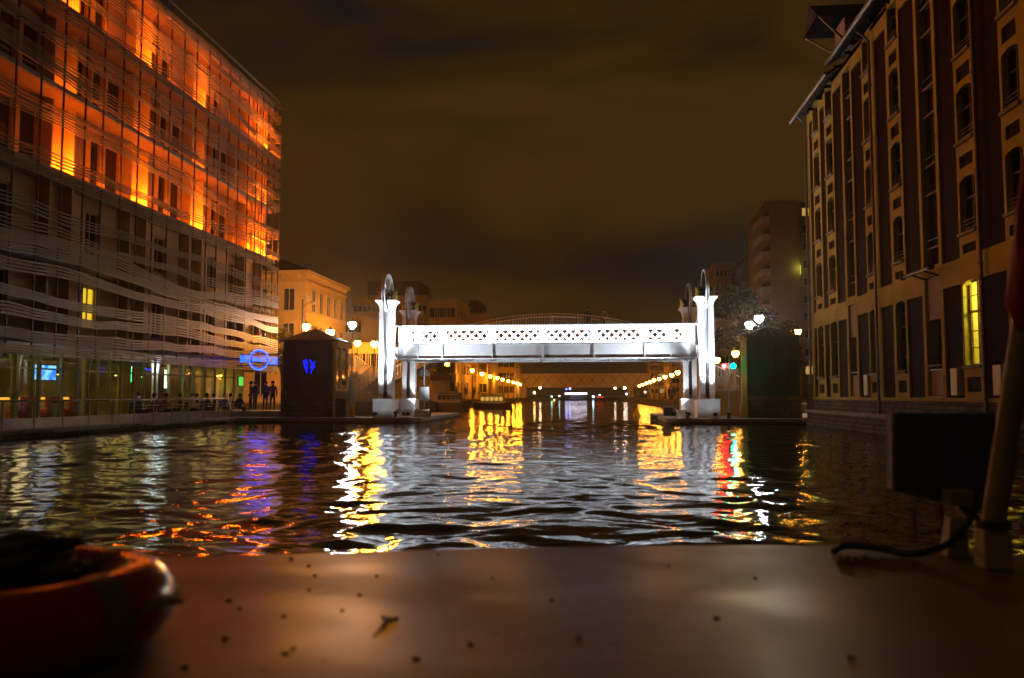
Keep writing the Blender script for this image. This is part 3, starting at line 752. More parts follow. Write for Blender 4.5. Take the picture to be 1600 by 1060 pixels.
tag(mb.build('light_pole'), 'thin green neon light pole inside the café glass', 'light pole')

# red armchairs and a white stool behind the glass front
def armchair(x, y, rz, m, label, s=1.):
    T = thing('armchair', label, 'armchair', (x, y, QZ + .021), rz, 'red armchairs behind the café glass')
    mb = MB(); mb.box(-.36 * s, .36 * s, -.35, .35, .18, .45, m); mb.build('seat', T, bevel=.04)
    mb = MB(); mb.box(-.36 * s, .36 * s, -.47, -.352, .18, 1.15 * s, m); mb.build('backrest', T, bevel=.04)
    for q in (-1, 1):
        mb = MB(); mb.box(q * .36 * s + (0.002 if q > 0 else -.12), q * .36 * s + (.12 if q > 0 else -.002), -.47, .35, .18, .64, m); mb.build('armrest', T, bevel=.03)
        mb = MB(); mb.box(q * .3 - .03, q * .3 + .03, .25, .31, 0, .18, dark_metal); mb.build('leg', T)
        mb = MB(); mb.box(q * .3 - .03, q * .3 + .03, -.42, -.36, 0, .18, dark_metal); mb.build('leg', T)
bright_red = pm('bright_red_leather', (.75, .06, .02), .45)
for (px, lb, rz) in ((36, 'bright red armchair farthest toward the near end of the café', 1.2), (60, 'red armchair seen below the blue television', 1.9), (76, 'red armchair right of the television, beside the white stool', 1.3), (103, 'dull red armchair between the white stool and the plain glass', 1.6)):
    y = YX(px, XW - 1.0); armchair(XW - 1.0, y, rz, bright_red, lb)
mb = MB(); y = YX(82.5, XW - .6); mb.lathe([(.2, 0), (.17, .4), (.21, .85)], (XW - .6, y, QZ + .021), white_paint, 14); tag(mb.build('stool', smooth=True), 'white drum stool between two red armchairs', 'stool')
light('armchair_light', 'POINT', (XW - .7, YX(60, XW), 2.7), 36, (1., .7, .4), None, .6)

# quay railing
def railing():
    T = thing('quay_railing', 'long metal railing with grey lower panels along the café terrace edge', 'railing')
    ys = []; y = 44.2
    while y > 18: ys.append(y); y -= 1.62
    x = -19.95
    post = pm('railing_post', (.26, .25, .15), .5, .3)
    for y in ys:
        mb = MB(); mb.box(x - .025, x + .025, y - .035, y + .035, QZ, 1.28, post); mb.build('post', T)
    mb = MB(); mb.tube([(x, ys[-1], 1.31), (x, ys[0], 1.31)], .035, grey_metal, 8); mb.build('handrail', T, smooth=True)
    pnl = pm('railing_panel', (.36, .35, .33), .35, .4, var=.2, scale=2)
    for a, b in zip(ys[1:], ys):
        mb = MB(); mb.box(x - .01, x + .01, a + .05, b - .05, QZ + .04, QZ + .42, pnl); mb.build('lower_panel', T)
        mb = MB(); mb.tube([(x, a, .92), (x, b, .92)], .008, grey_metal, 4); mb.tube([(x, a, 1.08), (x, b, 1.08)], .008, grey_metal, 4); mb.build('wire', T)
railing()

def added_washer(y, k):  # added uplights, placed to brighten the lower slats
    T = thing('added_wall_washer', ['small added uplight on the terrace rail nearest the viewer', 'second small added uplight from the near end of the terrace rail', 'middle small added uplight on the terrace rail', 'small added uplight on the terrace rail before the far end', 'small added uplight at the kiosk end of the terrace rail'][k], 'floodlight', (-20.0, y, QZ), 0, 'added uplights along the terrace rail')
    mb = MB(); mb.box(-.07, .02, -.12, .12, .05, .15, dark_metal); mb.build('housing', T)
    mb = MB(); mb.box(-.055, .0, -.1, .1, .151, .155, em('added_washer_lens', (1., .93, .8), 1.5)); mb.build('lens', T)
    light('added_washer_lamp', 'SPOT', (-.03, 0, .2), 100, (.94, .95, 1.), T, .08, (-1.0, .3, 2.9), 84, 1.)
for k, y in enumerate((25.6, 30.4, 35.3, 40.2, 44.0)): added_washer(y, k)

# weeds along the foot of the left quay
mb = MB(); rg = random.Random(3); weed = pm('weeds', (.07, .09, .03), .8, var=.4)
for i in range(1400):
    y = rg.uniform(20, 44); x = -19.6 + rg.uniform(-.1, .15); z = rg.uniform(-.02, .2) * (1 + .5 * math.sin(y)); s = rg.uniform(.03, .09)
    if math.sin(y * 1.7) + math.sin(y * .9 + 1) + rg.uniform(-.6, .6) < .2: continue
    d = Vector((rg.uniform(-1, 1), rg.uniform(-1, 1), rg.uniform(.2, 1))).normalized() * s; e2 = d.cross(Vector((rg.uniform(-1, 1), 1, .3))).normalized() * s * .5
    c = Vector((x, y, z)); mb.add([c - e2, c + e2, c + d + e2 * .3, c + d - e2 * .3], [(0, 1, 2, 3)], weed)
o = mb.build('weeds', recalc=False); o['kind'] = 'stuff'; tag(o, 'ragged weeds and moss along the foot of the left quay wall', 'weeds')

# ------------------------------------------------------------------ neon sign BAR (Belushi's) CAFE
def textmesh(txt, size, parent, mat, name, loc, rot=(R(90), 0, 0), shear=0, sx=1, ext=.02, off=0):
    cu = bpy.data.curves.new(name, 'FONT'); cu.body = txt; cu.size = size; cu.align_x = 'CENTER'; cu.align_y = 'CENTER'; cu.extrude = ext; cu.shear = shear; cu.offset = off; cu.resolution_u = 3
    o = bpy.data.objects.new(name, cu); COL.objects.link(o); dg = bpy.context.evaluated_depsgraph_get(); dg.update()
    me = bpy.data.meshes.new_from_object(o.evaluated_get(dg)); bpy.data.objects.remove(o)
    me.materials.clear(); me.materials.append(mat)
    o = bpy.data.objects.new(name, me); COL.objects.link(o); o.parent = parent; o.location = loc; o.rotation_euler = rot; o.scale = (sx, 1, 1)
    return o
blue1 = em('blue_neon', (.001, .008, 1.), 5.); blue3 = em('blue_neon_letters', (.008, .10, 1.), 4.2); blue2 = em('pale_blue_neon', (.01, .05, 1.), 9.)
Ys = 46.3
def neon_sign():
    c = at(404.5, 562.5, Y=Ys)
    T = thing('neon_sign', 'blue neon café sign with a ringed script name hung on the slatted building corner', 'sign', c)
    mb = MB(); r = 15.8 / 1300 * Ys
    mb.torus((0, 0, 0), r, .035, blue2, 'Y', 40, 8); mb.build('ring', T, smooth=True)
    mb = MB(); mb.torus((0, .02, 0), r * .9, .014, blue1, 'Y', 40, 6); mb.build('ring', T, smooth=True)
    textmesh("Belushi's", .40, T, blue2, 'lettering', (0, -.02, .03), shear=.5, sx=.6, off=-.001)
    textmesh("BAR", .62, T, blue3, 'lettering', (-r - .31, -.02, .05), sx=.44, off=-.003)
    textmesh("CAFE", .62, T, blue3, 'lettering', (r + .33, -.02, -.1), sx=.36, off=-.003)
    mb = MB(); mb.tube([(-r - .75, .1, .32), (r + .75, .1, .32)], .03, dark_metal, 6); mb.tube([(-r - .75, .1, -.32), (r + .75, .1, -.32)], .03, dark_metal, 6)
    for q in (-1.1, 1.1): mb.tube([(q, .1, -.4), (q, .1, .4)], .03, dark_metal, 6); mb.tube([(q, .1, .3), (q - .2, 1.2, .3)], .03, dark_metal, 6)
    mb.build('bracket', T)
neon_sign()

# ------------------------------------------------------------------ terrace furniture and people
def table(x, y, z, lbl, g='small round café tables on the terrace'):
    T = thing('cafe_table', lbl, 'table', (x, y, z), 0, g)
    mb = MB(); mb.lathe([(.001, .72), (.34, .72), (.34, .75), (.001, .75)], (0, 0, 0), wood_frame, 16); mb.build('tabletop', T)
    mb = MB(); mb.lathe([(.22, 0), (.22, .02), (.03, .04), (.03, .72)], (0, 0, 0), dark_metal, 10); mb.build('pedestal', T)
def chair(x, y, z, rz, lbl):
    T = thing('cafe_chair', lbl, 'chair', (x, y, z), rz, 'dark café chairs on the terrace')
    mb = MB(); mb.box(-.21, .21, -.21, .21, .43, .47, dark_metal); mb.build('seat', T, bevel=.01)
    mb = MB(); mb.box(-.2, .2, -.235, -.212, .55, .88, dark_metal); mb.build('backrest', T, bevel=.01)
    for a in (-1, 1):
        for b in (-1, 1):
            mb = MB(); mb.tube([(a * .19, b * .19, 0), (a * .185, b * (.19 if b > 0 else .22), .43 if b > 0 else .88)], .014, dark_metal, 6); mb.build('leg', T)
SEAT = [(214, 'black', (.02, .02, .02), 'seated person in black nearest the green neon pole'), (243, 'charcoal', (.04, .04, .045), 'seated broad person in charcoal in front of the white pillar'),
        (258, 'ochre', (.25, .16, .05), 'seated person in ochre just right of the white pillar'), (283, 'brown', (.12, .06, .03), 'seated person in brown between the pillar and the yellow top'),
        (299, 'yellow', (.6, .5, .08), 'seated person in a bright yellow top at the terrace rail'), (309, 'navy', (.03, .03, .08), 'seated person in navy right of the yellow top'),
        (322, 'olive', (.08, .09, .04), 'seated person in olive in the middle of the terrace group'), (336, 'black2', (.025, .02, .02), 'seated person in black before the green tinted glass'),
        (350, 'grey', (.15, .15, .15), 'seated person in grey toward the far end of the terrace'), (362, 'rust', (.2, .06, .02), 'seated person in a rust top near the far end'),
        (374, 'dark', (.03, .03, .03), 'seated person in dark clothes last before the standing pair')]
for i, (px, cn, cc, lb) in enumerate(SEAT):
    x = -20.75 - .75 * (i % 2); y = YX(px, x); rz = (R(90) if i % 2 else R(-90)) + R(25 * math.sin(i * 3))
    sgn = 1 if i % 2 else -1
    chair(x, y, QZ, rz, 'dark café chair under the ' + lb.replace('seated ', 'seated '))
    person((x, y, QZ - .02), rz, 'sit', (cn, cc), ('trousers', (.03, .03, .04)), lb, (.02 + .03 * (i % 3), .015 + .02 * (i % 3), .01), 'people seated on the café terrace')
for i, px in enumerate((229, 272, 303, 330, 356)):
    table(-21.15, YX(px, -21.15) + .5, QZ, ['round café table beside the charcoal-clad drinker', 'round café table beside the ochre-clad drinker', 'round café table beside the yellow top', 'round café table in the middle of the terrace', 'round café table at the far end of the terrace'][i])
for (px, X_, pose, cn, cc, lb, rz, arm) in ((392, -19.6, 'stand', 'st1', (.05, .02, .02), 'standing person silhouetted left before the orange wall under the neon sign', 2.2, 0), (399, -20.3, 'stand', 'st2', (.03, .02, .02), 'standing person close behind the left silhouette under the neon sign', 1.2, 0),
        (415, -19.6, 'stand', 'st3', (.04, .04, .05), 'standing person by the white light under the neon sign', 3.0, 0), (426, -19.4, 'stand', 'st4', (.12, .07, .03), 'standing person with one raised arm at the far corner of the café', 3.4, 1)):
    person((XY(px, 47.5 + (426 - px) * .02), 47.5 + (426 - px) * .02, QZ + .32), rz, pose, (cn, cc), ('trousers', (.03, .03, .04)), lb)
mb = MB(); mb.box(-24, -17.9, 46.2, 50.5, QZ + .001, QZ + .32, concrete); structure(mb, 'terrace_step')

# ------------------------------------------------------------------ LIFT BRIDGE
YA, YB = 46.7, 52.5           # tower lines
XLc, XRc = -11.85, 6.1
def tower(x, y, lbl, left):
    T = thing('lift_tower', lbl, 'lift tower', (x, y, QZ), 0, 'towers of the lift bridge')
    zc = 7.0 - QZ; w = .385; g = .11; d = .38
    mb = MB()
    for a, b in ((-w, -g), (g, w)): mb.box(a, b, -d, d, 0, zc - .62, white_paint)
    mb.box(-g + .001, g - .001, .02, .1, 0, zc - .62, white_paint)
    for s_ in (-1, 1):
        mb.box(s_ * w - (.0 if s_ > 0 else .03), s_ * w + (.03 if s_ > 0 else .0), -d + .05, -d + .12, .9, zc - .7, white_paint)
    mb.build('shaft', T, bevel=.012)
    mb = MB()
    prof = [(.0, 0.), (.01, .12), (.04, .26), (.1, .38), (.19, .46), (.21, .5), (.21, .56)]
    for s_ in (-1, 1):
        for (o0, z0), (o1, z1) in zip(prof, prof[1:]):
            a0, a1 = (g, w + o0) if s_ > 0 else (-w - o0, -g); b0, b1 = (g, w + o1) if s_ > 0 else (-w - o1, -g)
            mb.frustum(a0, a1, -d - o0, d + o0, zc - .62 + z0, b0, b1, -d - o1, d + o1, zc - .62 + z1 - .0005, white_paint)
    mb.build('capital', T)
    mb = MB(); a = -.62 if left else -.58; b = .5 if left else .62
    mb.box(a, b, -.75, -.402, 0, .98, white_paint); mb.box(a, -w - .035, -.402, .75, 0, .98, white_paint); mb.box(w + .035, b, -.402, .75, 0, .98, white_paint)
    mb.box(a - .03, b + .03, -.78, -.403, .981, 1.03, white_paint)
    mb.build('base_block', T, bevel=.015)
    # wheel in the Y-Z plane, hung through the slot
    wr = 1.12; wz = 7.38 - QZ
    mb = MB(); mb.lathe([(wr - .12, -.09), (wr - .02, -.095), (wr, -.05), (wr - .05, -.02), (wr - .05, .02), (wr, .05), (wr - .02, .095), (wr - .12, .09), (wr - .12, -.09)], (0, 0, wz), pm('wheel_paint', (.6, .6, .58), .4, var=.2), 48, 'X')
    wh = mb.build('wheel', T, smooth=True)
    mb = MB(); mb.lathe([(.001, -.11), (.15, -.11), (.15, .11), (.001, .11)], (0, 0, wz), grey_metal, 16, 'X')
    for k in range(8):
        an = R(45 * k + 10); c, s_ = math.cos(an), math.sin(an)
        p0 = Vector((0, .13 * c, wz + .13 * s_)); p1 = Vector((0, (wr - .11) * c, wz + (wr - .11) * s_)); n_ = Vector((0, -s_, c)) * .045; xx = Vector((.03, 0, 0))
        mb.add([p0 - n_ - xx, p0 + n_ - xx, p0 + n_ + xx, p0 - n_ + xx, p1 - n_ * .7 - xx, p1 + n_ * .7 - xx, p1 + n_ * .7 + xx, p1 - n_ * .7 + xx],
               [(0, 1, 2, 3), (4, 5, 6, 7), (0, 1, 5, 4), (1, 2, 6, 5), (2, 3, 7, 6), (3, 0, 4, 7)], white_paint)
    mb.build('spokes', wh)
    mb = MB(); mb.tube([(-.35, 0, wz), (.35, 0, wz)], .06, dark_metal, 8)
    for s_ in (-1, 1): mb.frustum(s_ * .28 - .08, s_ * .28 + .08, -.28, .28, zc - .058, s_ * .28 - .08, s_ * .28 + .08, -.1, .1, wz + .12, dark_metal)
    mb.build('axle_bearing', T)
    gold = pm('gilded_iron', (.75, .6, .1), .4, .3)
    for s_ in (-1, 1):
        mb = MB()
        for q in (-.2, .2):
            mb.tube([(s_ * .38, q, zc - .06), (s_ * .47, q, zc + .12), (s_ * .44, q, zc + .3), (s_ * .55, q, zc + .5)], [.06, .07, .045, .01], gold, 6)
            mb.ball((s_ * .36, q, zc + .16), .08, gold, 8)
        mb.build('ornament', T, smooth=True)
    mb = MB()
    for q in (-.03, .03): mb.tube([(q, -wr + .03, wz), (q, -wr + .1, wz - .6), (q, -d + .18, 3.2), (q, -d + .18, 1.1)], .02, dark_metal, 5)
    mb.box(-.09, .09, -.36, -.1, 1.3, 2.4, dark_metal)
    mb.build('cable', T)
    return T
TL = 'white lift bridge tower with a wheel on top, '
tower(XLc, YA, TL + 'left end, nearer the viewer', True); tower(XLc, YB, TL + 'left end, behind the nearer one', True)
tower(XRc, YA, TL + 'right end, nearer the viewer', False); tower(XRc - .25, YB, TL + 'right end, behind the nearer one', False)

def lift_bridge():
    T = thing('lift_bridge', 'raised white lattice girder bridge deck brightly floodlit over the canal', 'bridge')
    x0, x1 = XLc + .5, XRc - .5
    zt, zl, zm, zb = 5.53, 5.22, 4.42, 3.58
    ctr = (x0 + x1) / 2
    st = [XY(p, 47.35) for p in (653, 691, 769, 849, 929, 1008, 1049)]
    def girder(y, f):
        mb = MB(); m = girder_paint
        mb.box(x0, x1, y - .16, y + .16, zt - .06, zt, m); mb.box(x0, x1, y - .045, y + .045, zl, zt - .061, m)
        mb.box(x0, x1, y - .03, y + .03, zb + .05, zm + .2, m); mb.box(x0, x1, y - .14 * 1, y + .14, zb, zb + .05, m)
        mb.box(x0, x1, y - f * .03 - .055 if f > 0 else y + .031, y - .031 if f > 0 else y + .09, zm - .03, zm + .03, m)
        # end plates with rounded shoulder
        for (a, b) in ((x0, x0 + .72), (x1 - .72, x1)): mb.box(a, b, y - .04, y + .04, zm + .2, zl, m)
        for s_ in st: mb.box(s_ - .035, s_ + .035, y - .12, y - .031, zb + .05, zt - .061, m); mb.box(s_ - .22, s_ + .22, y - .036, y + .036, zm + .2, zl, m)
        for s_ in st:
            mb.add([(s_ - .03, y - .12, zt - .061), (s_ + .03, y - .12, zt - .061), (s_ + .03, y - .031, zt - .061), (s_ - .03, y - .031, zt - .061), (s_ - .03, y - .031, zt - .5), (s_ + .03, y - .031, zt - .5)], [(0, 1, 2, 3), (0, 4, 5, 1), (0, 3, 4), (1, 5, 2), (3, 2, 5, 4)], m)
        g = mb.build('girder', T)
        mb = MB(); p = .485; zc = 4.91; w = .12; hh = (zl - zm) / 2
        lo, hi = zm + .2 - .02, zl + .02
        k = x0 - 2
        while k < x1 + 2:
            for sg, yy in ((1, y - .022), (-1, y + .002)):
                a = k; # centre line x at zc
                xa, xb_ = a - sg * (zc - lo), a + sg * (hi - zc); hw = w * .7071
                if min(xa, xb_) - hw > x0 + .02 and max(xa, xb_) + hw < x1 - .02:
                    mb.add([(xa - hw, yy, lo), (xa + hw, yy, lo), (xb_ + hw, yy, hi), (xb_ - hw, yy, hi), (xa - hw, yy + .02, lo), (xa + hw, yy + .02, lo), (xb_ + hw, yy + .02, hi), (xb_ - hw, yy + .02, hi)],
                           [(0, 1, 2, 3), (7, 6, 5, 4), (0, 4, 5, 1), (1, 5, 6, 2), (2, 6, 7, 3), (3, 7, 4, 0)], m)
            k += p
        mb.build('lattice', g)
        # rivets
        mb = MB(); x = x0 + .1
        while x < x1:
            for z in (zt - .12, zl + .06, zb + .12): mb.box(x - .012, x + .012, y - .058, y - .0455 if z > 5 else y - .0305, z - .012, z + .012, m)
            x += .22
        mb.build('rivets', g)
    girder(47.35, 1); girder(51.9, -1)
    mb = MB(); mb.box(x0, x1, 47.4, 51.85, zb + .35, zb + .5, concrete); mb.build('deck', T)
    mb = MB()
    x = x0 + .7
    while x < x1: mb.box(x - .05, x + .05, 47.4, 51.85, zb + .02, zb + .35, girder_paint); x += 1.45
    mb.build('cross_beams', T)
    # end portals: curved end screens between tower and girder
    for s_, xe in ((-1, x0), (1, x1)):
        mb = MB(); n = 8
        for y in (47.0, 51.9):
            pts = [(xe - s_ * -.0, zt), (xe + s_ * .12, zt - .1), (xe + s_ * .16, 5.0), (xe + s_ * .2, 4.3), (xe + s_ * .14, 3.75), (xe, zb)]
            mb.tube([(a, y, b) for a, b in pts], .07, girder_paint, 8)
        mb.box(min(xe, xe + s_ * .12), max(xe, xe + s_ * .12), 47.1, 51.9, zb, zb + .7, girder_paint)
        mb.build('end_frame', T, smooth=True)
    # light bars on the ledge washing the lattice
    for y, nm in ((47.35 - .15, 'f'),):
        mb = MB(); mb.box(x0 + .3, x1 - .3, y - .06, y + .02, zm + .031, zm + .07, dark_metal); o = mb.build('light_bar', T)
        light('bar_lamp', 'AREA', (ctr, y - .12, zm + .1), 760, (.86, .93, 1.), o, target=(ctr, y + .16, zm + .75), sx=(x1 - x0 - .6), sy=.04)
lift_bridge()

# floodlights on the piers
def flood(x, y, z, tgt, power, ang, lbl, col=(.86, .93, 1.), size=.12, fix=True, blend=.7):
    d = (Vector(tgt) - Vector((x, y, z))).normalized()
    T = thing('floodlight', lbl, 'floodlight', (x, y, z), 0, 'floodlights of the lift bridge')
    mb = MB(); q = d.to_track_quat('Z', 'Y').to_matrix().to_4x4(); mb.M = Matrix.Translation((0, 0, .22)) @ q
    mb.lathe([(.06, -.12), (.1, -.02), (.12, .06), (.11, .06), (.09, .02)], (0, 0, 0), dark_metal, 14); mb.build('housing', T, smooth=True)
    mb = MB(); mb.M = Matrix.Translation((0, 0, .22)) @ q; mb.lathe([(.001, .03), (.1, .03)], (0, 0, 0), led, 14); mb.build('lens', T)
    mb = MB(); mb.box(-.12, .12, -.05, .05, 0, .03, dark_metal); mb.box(-.13, -.115, -.03, .03, .03, .26, dark_metal); mb.box(.115, .13, -.03, .03, .03, .26, dark_metal); mb.build('bracket', T)
    light('flood_lamp', 'SPOT', Vector((0, 0, .22)) + d * .09, power, col, T, size, Vector((0, 0, .22)) + d * 2, ang, blend)
LB = 'small black floodlight on the '
flood(XLc - .2, YA - 1.75, QZ, (XLc, YA - .4, 4.2), 4200, 46, LB + 'left pier in front of the tower base')
flood(XRc + .2, YA - 1.75, QZ, (XRc, YA - .4, 4.4), 6000, 46, LB + 'right pier in front of the tower base')
flood(XLc + .9, YB - 1.2, QZ, (XLc, YB, 4.5), 500, 75, LB + 'left pier at the foot of the rear tower')
flood(XRc - 1.2, YB - 1.2, QZ, (XRc - .25, YB, 4.5), 500, 75, LB + 'right pier at the foot of the rear tower')
flood(-10.2, 44.9, QZ, (-7.0, 47.3, 4.1), 3200, 95, LB + 'left pier edge aimed at the girder', blend=.9)
flood(4.2, 45.4, QZ, (1.2, 47.3, 4.1), 3200, 95, LB + 'right pier edge aimed at the girder', blend=.9)
flood(-10.5, 45.2, QZ, (XLc, YA, 7.5), 3600, 44, LB + 'left pier between the tower base and the crate')
flood(4.9, 44.75, QZ, (XRc, YA, 7.5), 3600, 44, LB + 'right pier corner aimed at the tower wheel')

# ------------------------------------------------------------------ arched footbridge behind
def footbridge():
    Yf0, Yf1 = 58.6, 61.0; xc = -3.1
    T = thing('footbridge', 'arched pedestrian footbridge with grey railings behind the lift bridge', 'bridge')
    def zd(x):
        a = abs(x - xc)
        if a < 5.5: return 6.25 - .0215 * a * a
        return max(BZ, 5.6 - .48 * (a - 5.5))
    xs = [xc + (i - 40) * .385 for i in range(81)]
    mb = MB()
    for a, b in zip(xs, xs[1:]):
        for y0, y1 in ((Yf0, Yf1),):
            mb.add([(a, y0, zd(a) - .3), (b, y0, zd(b) - .3), (b, y1, zd(b) - .3), (a, y1, zd(a) - .3), (a, y0, zd(a)), (b, y0, zd(b)), (b, y1, zd(b)), (a, y1, zd(a))],
                   [(0, 3, 2, 1), (4, 5, 6, 7), (0, 1, 5, 4), (2, 3, 7, 6)], pm('footbridge_steel', (.42, .42, .4), .5, var=.1))
    mb.build('arched_deck', T, recalc=False)
    for y in (Yf0 + .05, Yf1 - .05):
        mb = MB(); rm = pm('rail_white', (.8, .8, .78), .5)
        for i in range(0, len(xs)):
            x = xs[i]; z = zd(x); wd = .03 if i % 5 == 0 else .011
            mb.box(x - wd, x + wd, y - .012, y + .012, z, z + 1.0, rm)
            if i < len(xs) - 1: x2 = x + .19; z2 = zd(x2); mb.box(x2 - .011, x2 + .011, y - .012, y + .012, z2, z2 + 1.0, rm)
        mb.tube([(x, y, zd(x) + 1.02) for x in xs], .03, rm, 6); mb.tube([(x, y, zd(x) + .12) for x in xs], .018, rm, 5)
        mb.build('railing', T)
    return zd
zd = footbridge()
x = XY(945, 59.8); person((x, 59.8, zd(x)), R(160), 'stand', ('fb', (.2, .18, .16)), ('jeans', (.03, .04, .08)), 'person in grey standing on the footbridge, right one of two')
x = XY(919, 59.6); person((x, 59.6, zd(x)), R(30), 'walk', ('fb2', (.05, .05, .05)), ('jeans', (.03, .04, .08)), 'person in dark clothes walking on the footbridge, left one of two')

# ------------------------------------------------------------------ kiosks
def kiosk(px0, px1, Y0, zp, lbl, roofpk, eave, side, wallc, name='kiosk', dep=2.7):
    xa, xb = XY(px0, Y0), XY(px1, Y0)
    T = thing(name, lbl, 'kiosk', (xa, Y0, QZ)); T.location = (0, 0, 0)
    m = pm(name + '_wall', wallc, .8, var=.2, scale=2, bump=.2)
    pl = brickmat(name + '_plinth', (.2, .18, .13), (.15, .13, .1), (.06, .05, .04), .7, .3, .015, axes='XZ')
    mb = MB(); mb.box(xa - .08, xb + .08, Y0 - .08, Y0 + dep + .1, -.8, zp, pl); mb.build('plinth', T)
    mb = MB(); mb.box(xa, xb, Y0, Y0 + dep, zp, eave, m)
    x = xa + .02
    while x < xb - .1: mb.box(x, x + .05, Y0 - .012, Y0 - .0005, zp, eave - .1, m); x += .31
    mb.build('wall', T)
    mb = MB(); xm = (xa + xb) / 2; o = .22
    mb.box(xa - o, xb + o, Y0 - o, Y0 + dep + o, eave, eave + .07, slate)
    mb.add([(xa - o, Y0 - o, eave + .07), (xb + o, Y0 - o, eave + .07), (xb + o, Y0 + dep + o, eave + .07), (xa - o, Y0 + dep + o, eave + .07), (xm, Y0 + dep / 2, roofpk)], [(0, 1, 4), (1, 2, 4), (2, 3, 4), (3, 0, 4)], zinc if side > 0 else slate)
    for i in range(1, 6):
        xx = xa - o + (xb - xa + 2 * o) * i / 6; t = 1 - abs(xx - xm) / ((xb - xa) / 2 + o)
        mb.tube([(xx, Y0 - o, eave + .1), (xx + (xm - xx) * t * .98, Y0 - o + (dep / 2 + o) * t * .98, eave + .1 + (roofpk - eave - .1) * t * .98)], .025, zinc, 5)
    mb.lathe([(.08, 0), (.05, .1), (.001, .2)], (xm, Y0 + dep / 2, roofpk - .05), zinc, 8)
    mb.build('roof', T)
    return T, xa, xb
T, xa, xb = kiosk(441.5, 519, 46.4, 1.75, 'dark square kiosk with a hipped roof and blue neon emblem, left end of the bridge', 5.45, 4.62, 1, (.07, .045, .04))
mb = MB()  # pilasters, cornice on the canal-side face
for y in (46.45, 47.5, 48.8): mb.box(xb + .001, xb + .13, y, y + .26, 1.9, 4.3, limestone)
mb.box(xb + .001, xb + .2, 46.4, 49.1, 1.751, 1.9, limestone); mb.box(xb + .001, xb + .3, 46.35, 49.15, 4.3, 4.6, limestone)
mb.build('pilasters', T)
for a, b in ((46.72, 47.49), (47.78, 48.79)):
    mb = MB(); mb.box(xb + .001, xb + .06, a, b, 1.95, 4.2, wood_frame if False else grey_metal); mb.box(xb + .061, xb + .075, a + .14, b - .14, 2.1, 4.1, dark_glass); mb.build('window', T)
def emblem():
    c = at(482.5, 571, Y=46.33)
    N_ = thing('neon_emblem', 'small blue neon emblem of two facing curves on the dark kiosk wall', 'sign', c)
    s = 1 / 1300 * 46.33
    def P(l): return [((a - 482.5) * s, 0, (571 - b) * s) for a, b in l]
    mb = MB()
    for l in ([(473.5, 563), (475, 570), (477, 577), (480, 583)], [(492, 565), (490, 574), (487, 581), (485, 584)], [(476, 569), (478, 561), (480, 566), (479, 572)], [(474, 567), (479, 564)], [(484, 562), (487, 567), (490, 571)],
              [(478, 577), (480, 571), (481, 577)], [(487, 570), (491, 567), (491, 576), (487, 577), (487, 570)], [(485.5, 573), (488, 578)]):
        mb.tube(P(l), .014, blue1, 6)
    mb.build('neon_tubes', N_, smooth=True)
    mb = MB(); mb.box(-.42, .42, .03, .055, -.5, .42, black_paint); mb.build('back_plate', N_)
emblem()
T, xa2, xb2 = kiosk(1170, 1250, 46.4, 1.52, 'dark hut with a peaked roof and stone base, right end of the bridge', 5.35, 4.65, -1, (.035, .05, .05), 'hut', 2.8)
mb = MB()
for i in range(3):
    for j in range(4):
        a = XY(1202 + i * 10, 46.4); b = XY(1210.5 + i * 10, 46.4); z = 2.2 + j * .5; mb.box(a, b, 46.35, 46.388, z, z + .44, pm('dusty_glass', (.05, .06, .06), .25, var=.5, scale=5))
w = mb.build('window', T); mb = MB()
for i in range(4): mb.box(XY(1201 + i * 10, 46.4) - .02, XY(1201 + i * 10, 46.4) + .02, 46.34, 46.387, 2.12, 4.22, black_paint)
mb.build('frame', w)
mb = MB(); mb.box(xa2 - .38, xa2 - .09, 46.3, 46.65, 1.0, 4.45, limestone); mb.box(xa2 - .5, xa2 - .085, 46.2, 46.75, 4.45, 4.75, limestone); mb.box(xa2 - .45, xa2 - .085, 46.25, 46.7, QZ, 1.0, limestone); mb.build('pilaster', T, bevel=.02)
# low wall behind right kiosk up to the warehouse
mb = MB(); mb.box(11.6, 30, 46.9, 47.3, -.5, 1.9, stone_x); tag(mb.build('boundary_wall'), 'low stone wall between the hut and the warehouse end', 'wall')

# stairs / ramps with railings by both ends
def stair_rail(px0, px1, Y, z0, z1, lbl, n=16, flip=False, solid=True):
    xa, xb = XY(px0, Y), XY(px1, Y); T = thing('stair', lbl, 'stairs')
    mb = MB(); N = 9; st = concrete
    for i in range(N):
        a = xa + (xb - xa) * i / N; b = xa + (xb - xa) * (i + 1) / N; z = z0 + (z1 - z0) * ((i + 1) / N if not flip else 1 - i / N)
        mb.box(min(a, b), max(a, b), Y, Y + 1.6, z0 - .2, z, st)
    mb.build('steps', T)
    for yy in (Y + .02, Y + 1.55):
        mb = MB(); m = pm('white_rail', (.55, .55, .5), .5)
        f = lambda t: z0 + (z1 - z0) * (t if not flip else 1 - t)
        for i in range(n + 1):
            t = i / n; x = xa + (xb - xa) * t; w = .035 if i % 5 == 0 else .012; mb.box(x - w, x + w, yy - .015, yy + .015, f(t), f(t) + 1.15, m)
        mb.tube([(xa, yy, f(0) + 1.15), (xb, yy, f(1) + 1.15)], .03, m, 6)
        mb.build('railing', T)
stair_rail(541, 592, 51.5, .9, 2.6, 'concrete stairs with pale railings left of the bridge towers', 18)
stair_rail(545, 596, 56.5, 1.4, 3.2, 'upper flight of pale railed stairs behind the left towers', 18, True)
stair_rail(1118, 1160, 51.5, 1.2, 2.0, 'concrete stairs with pale railings right of the bridge towers', 14)
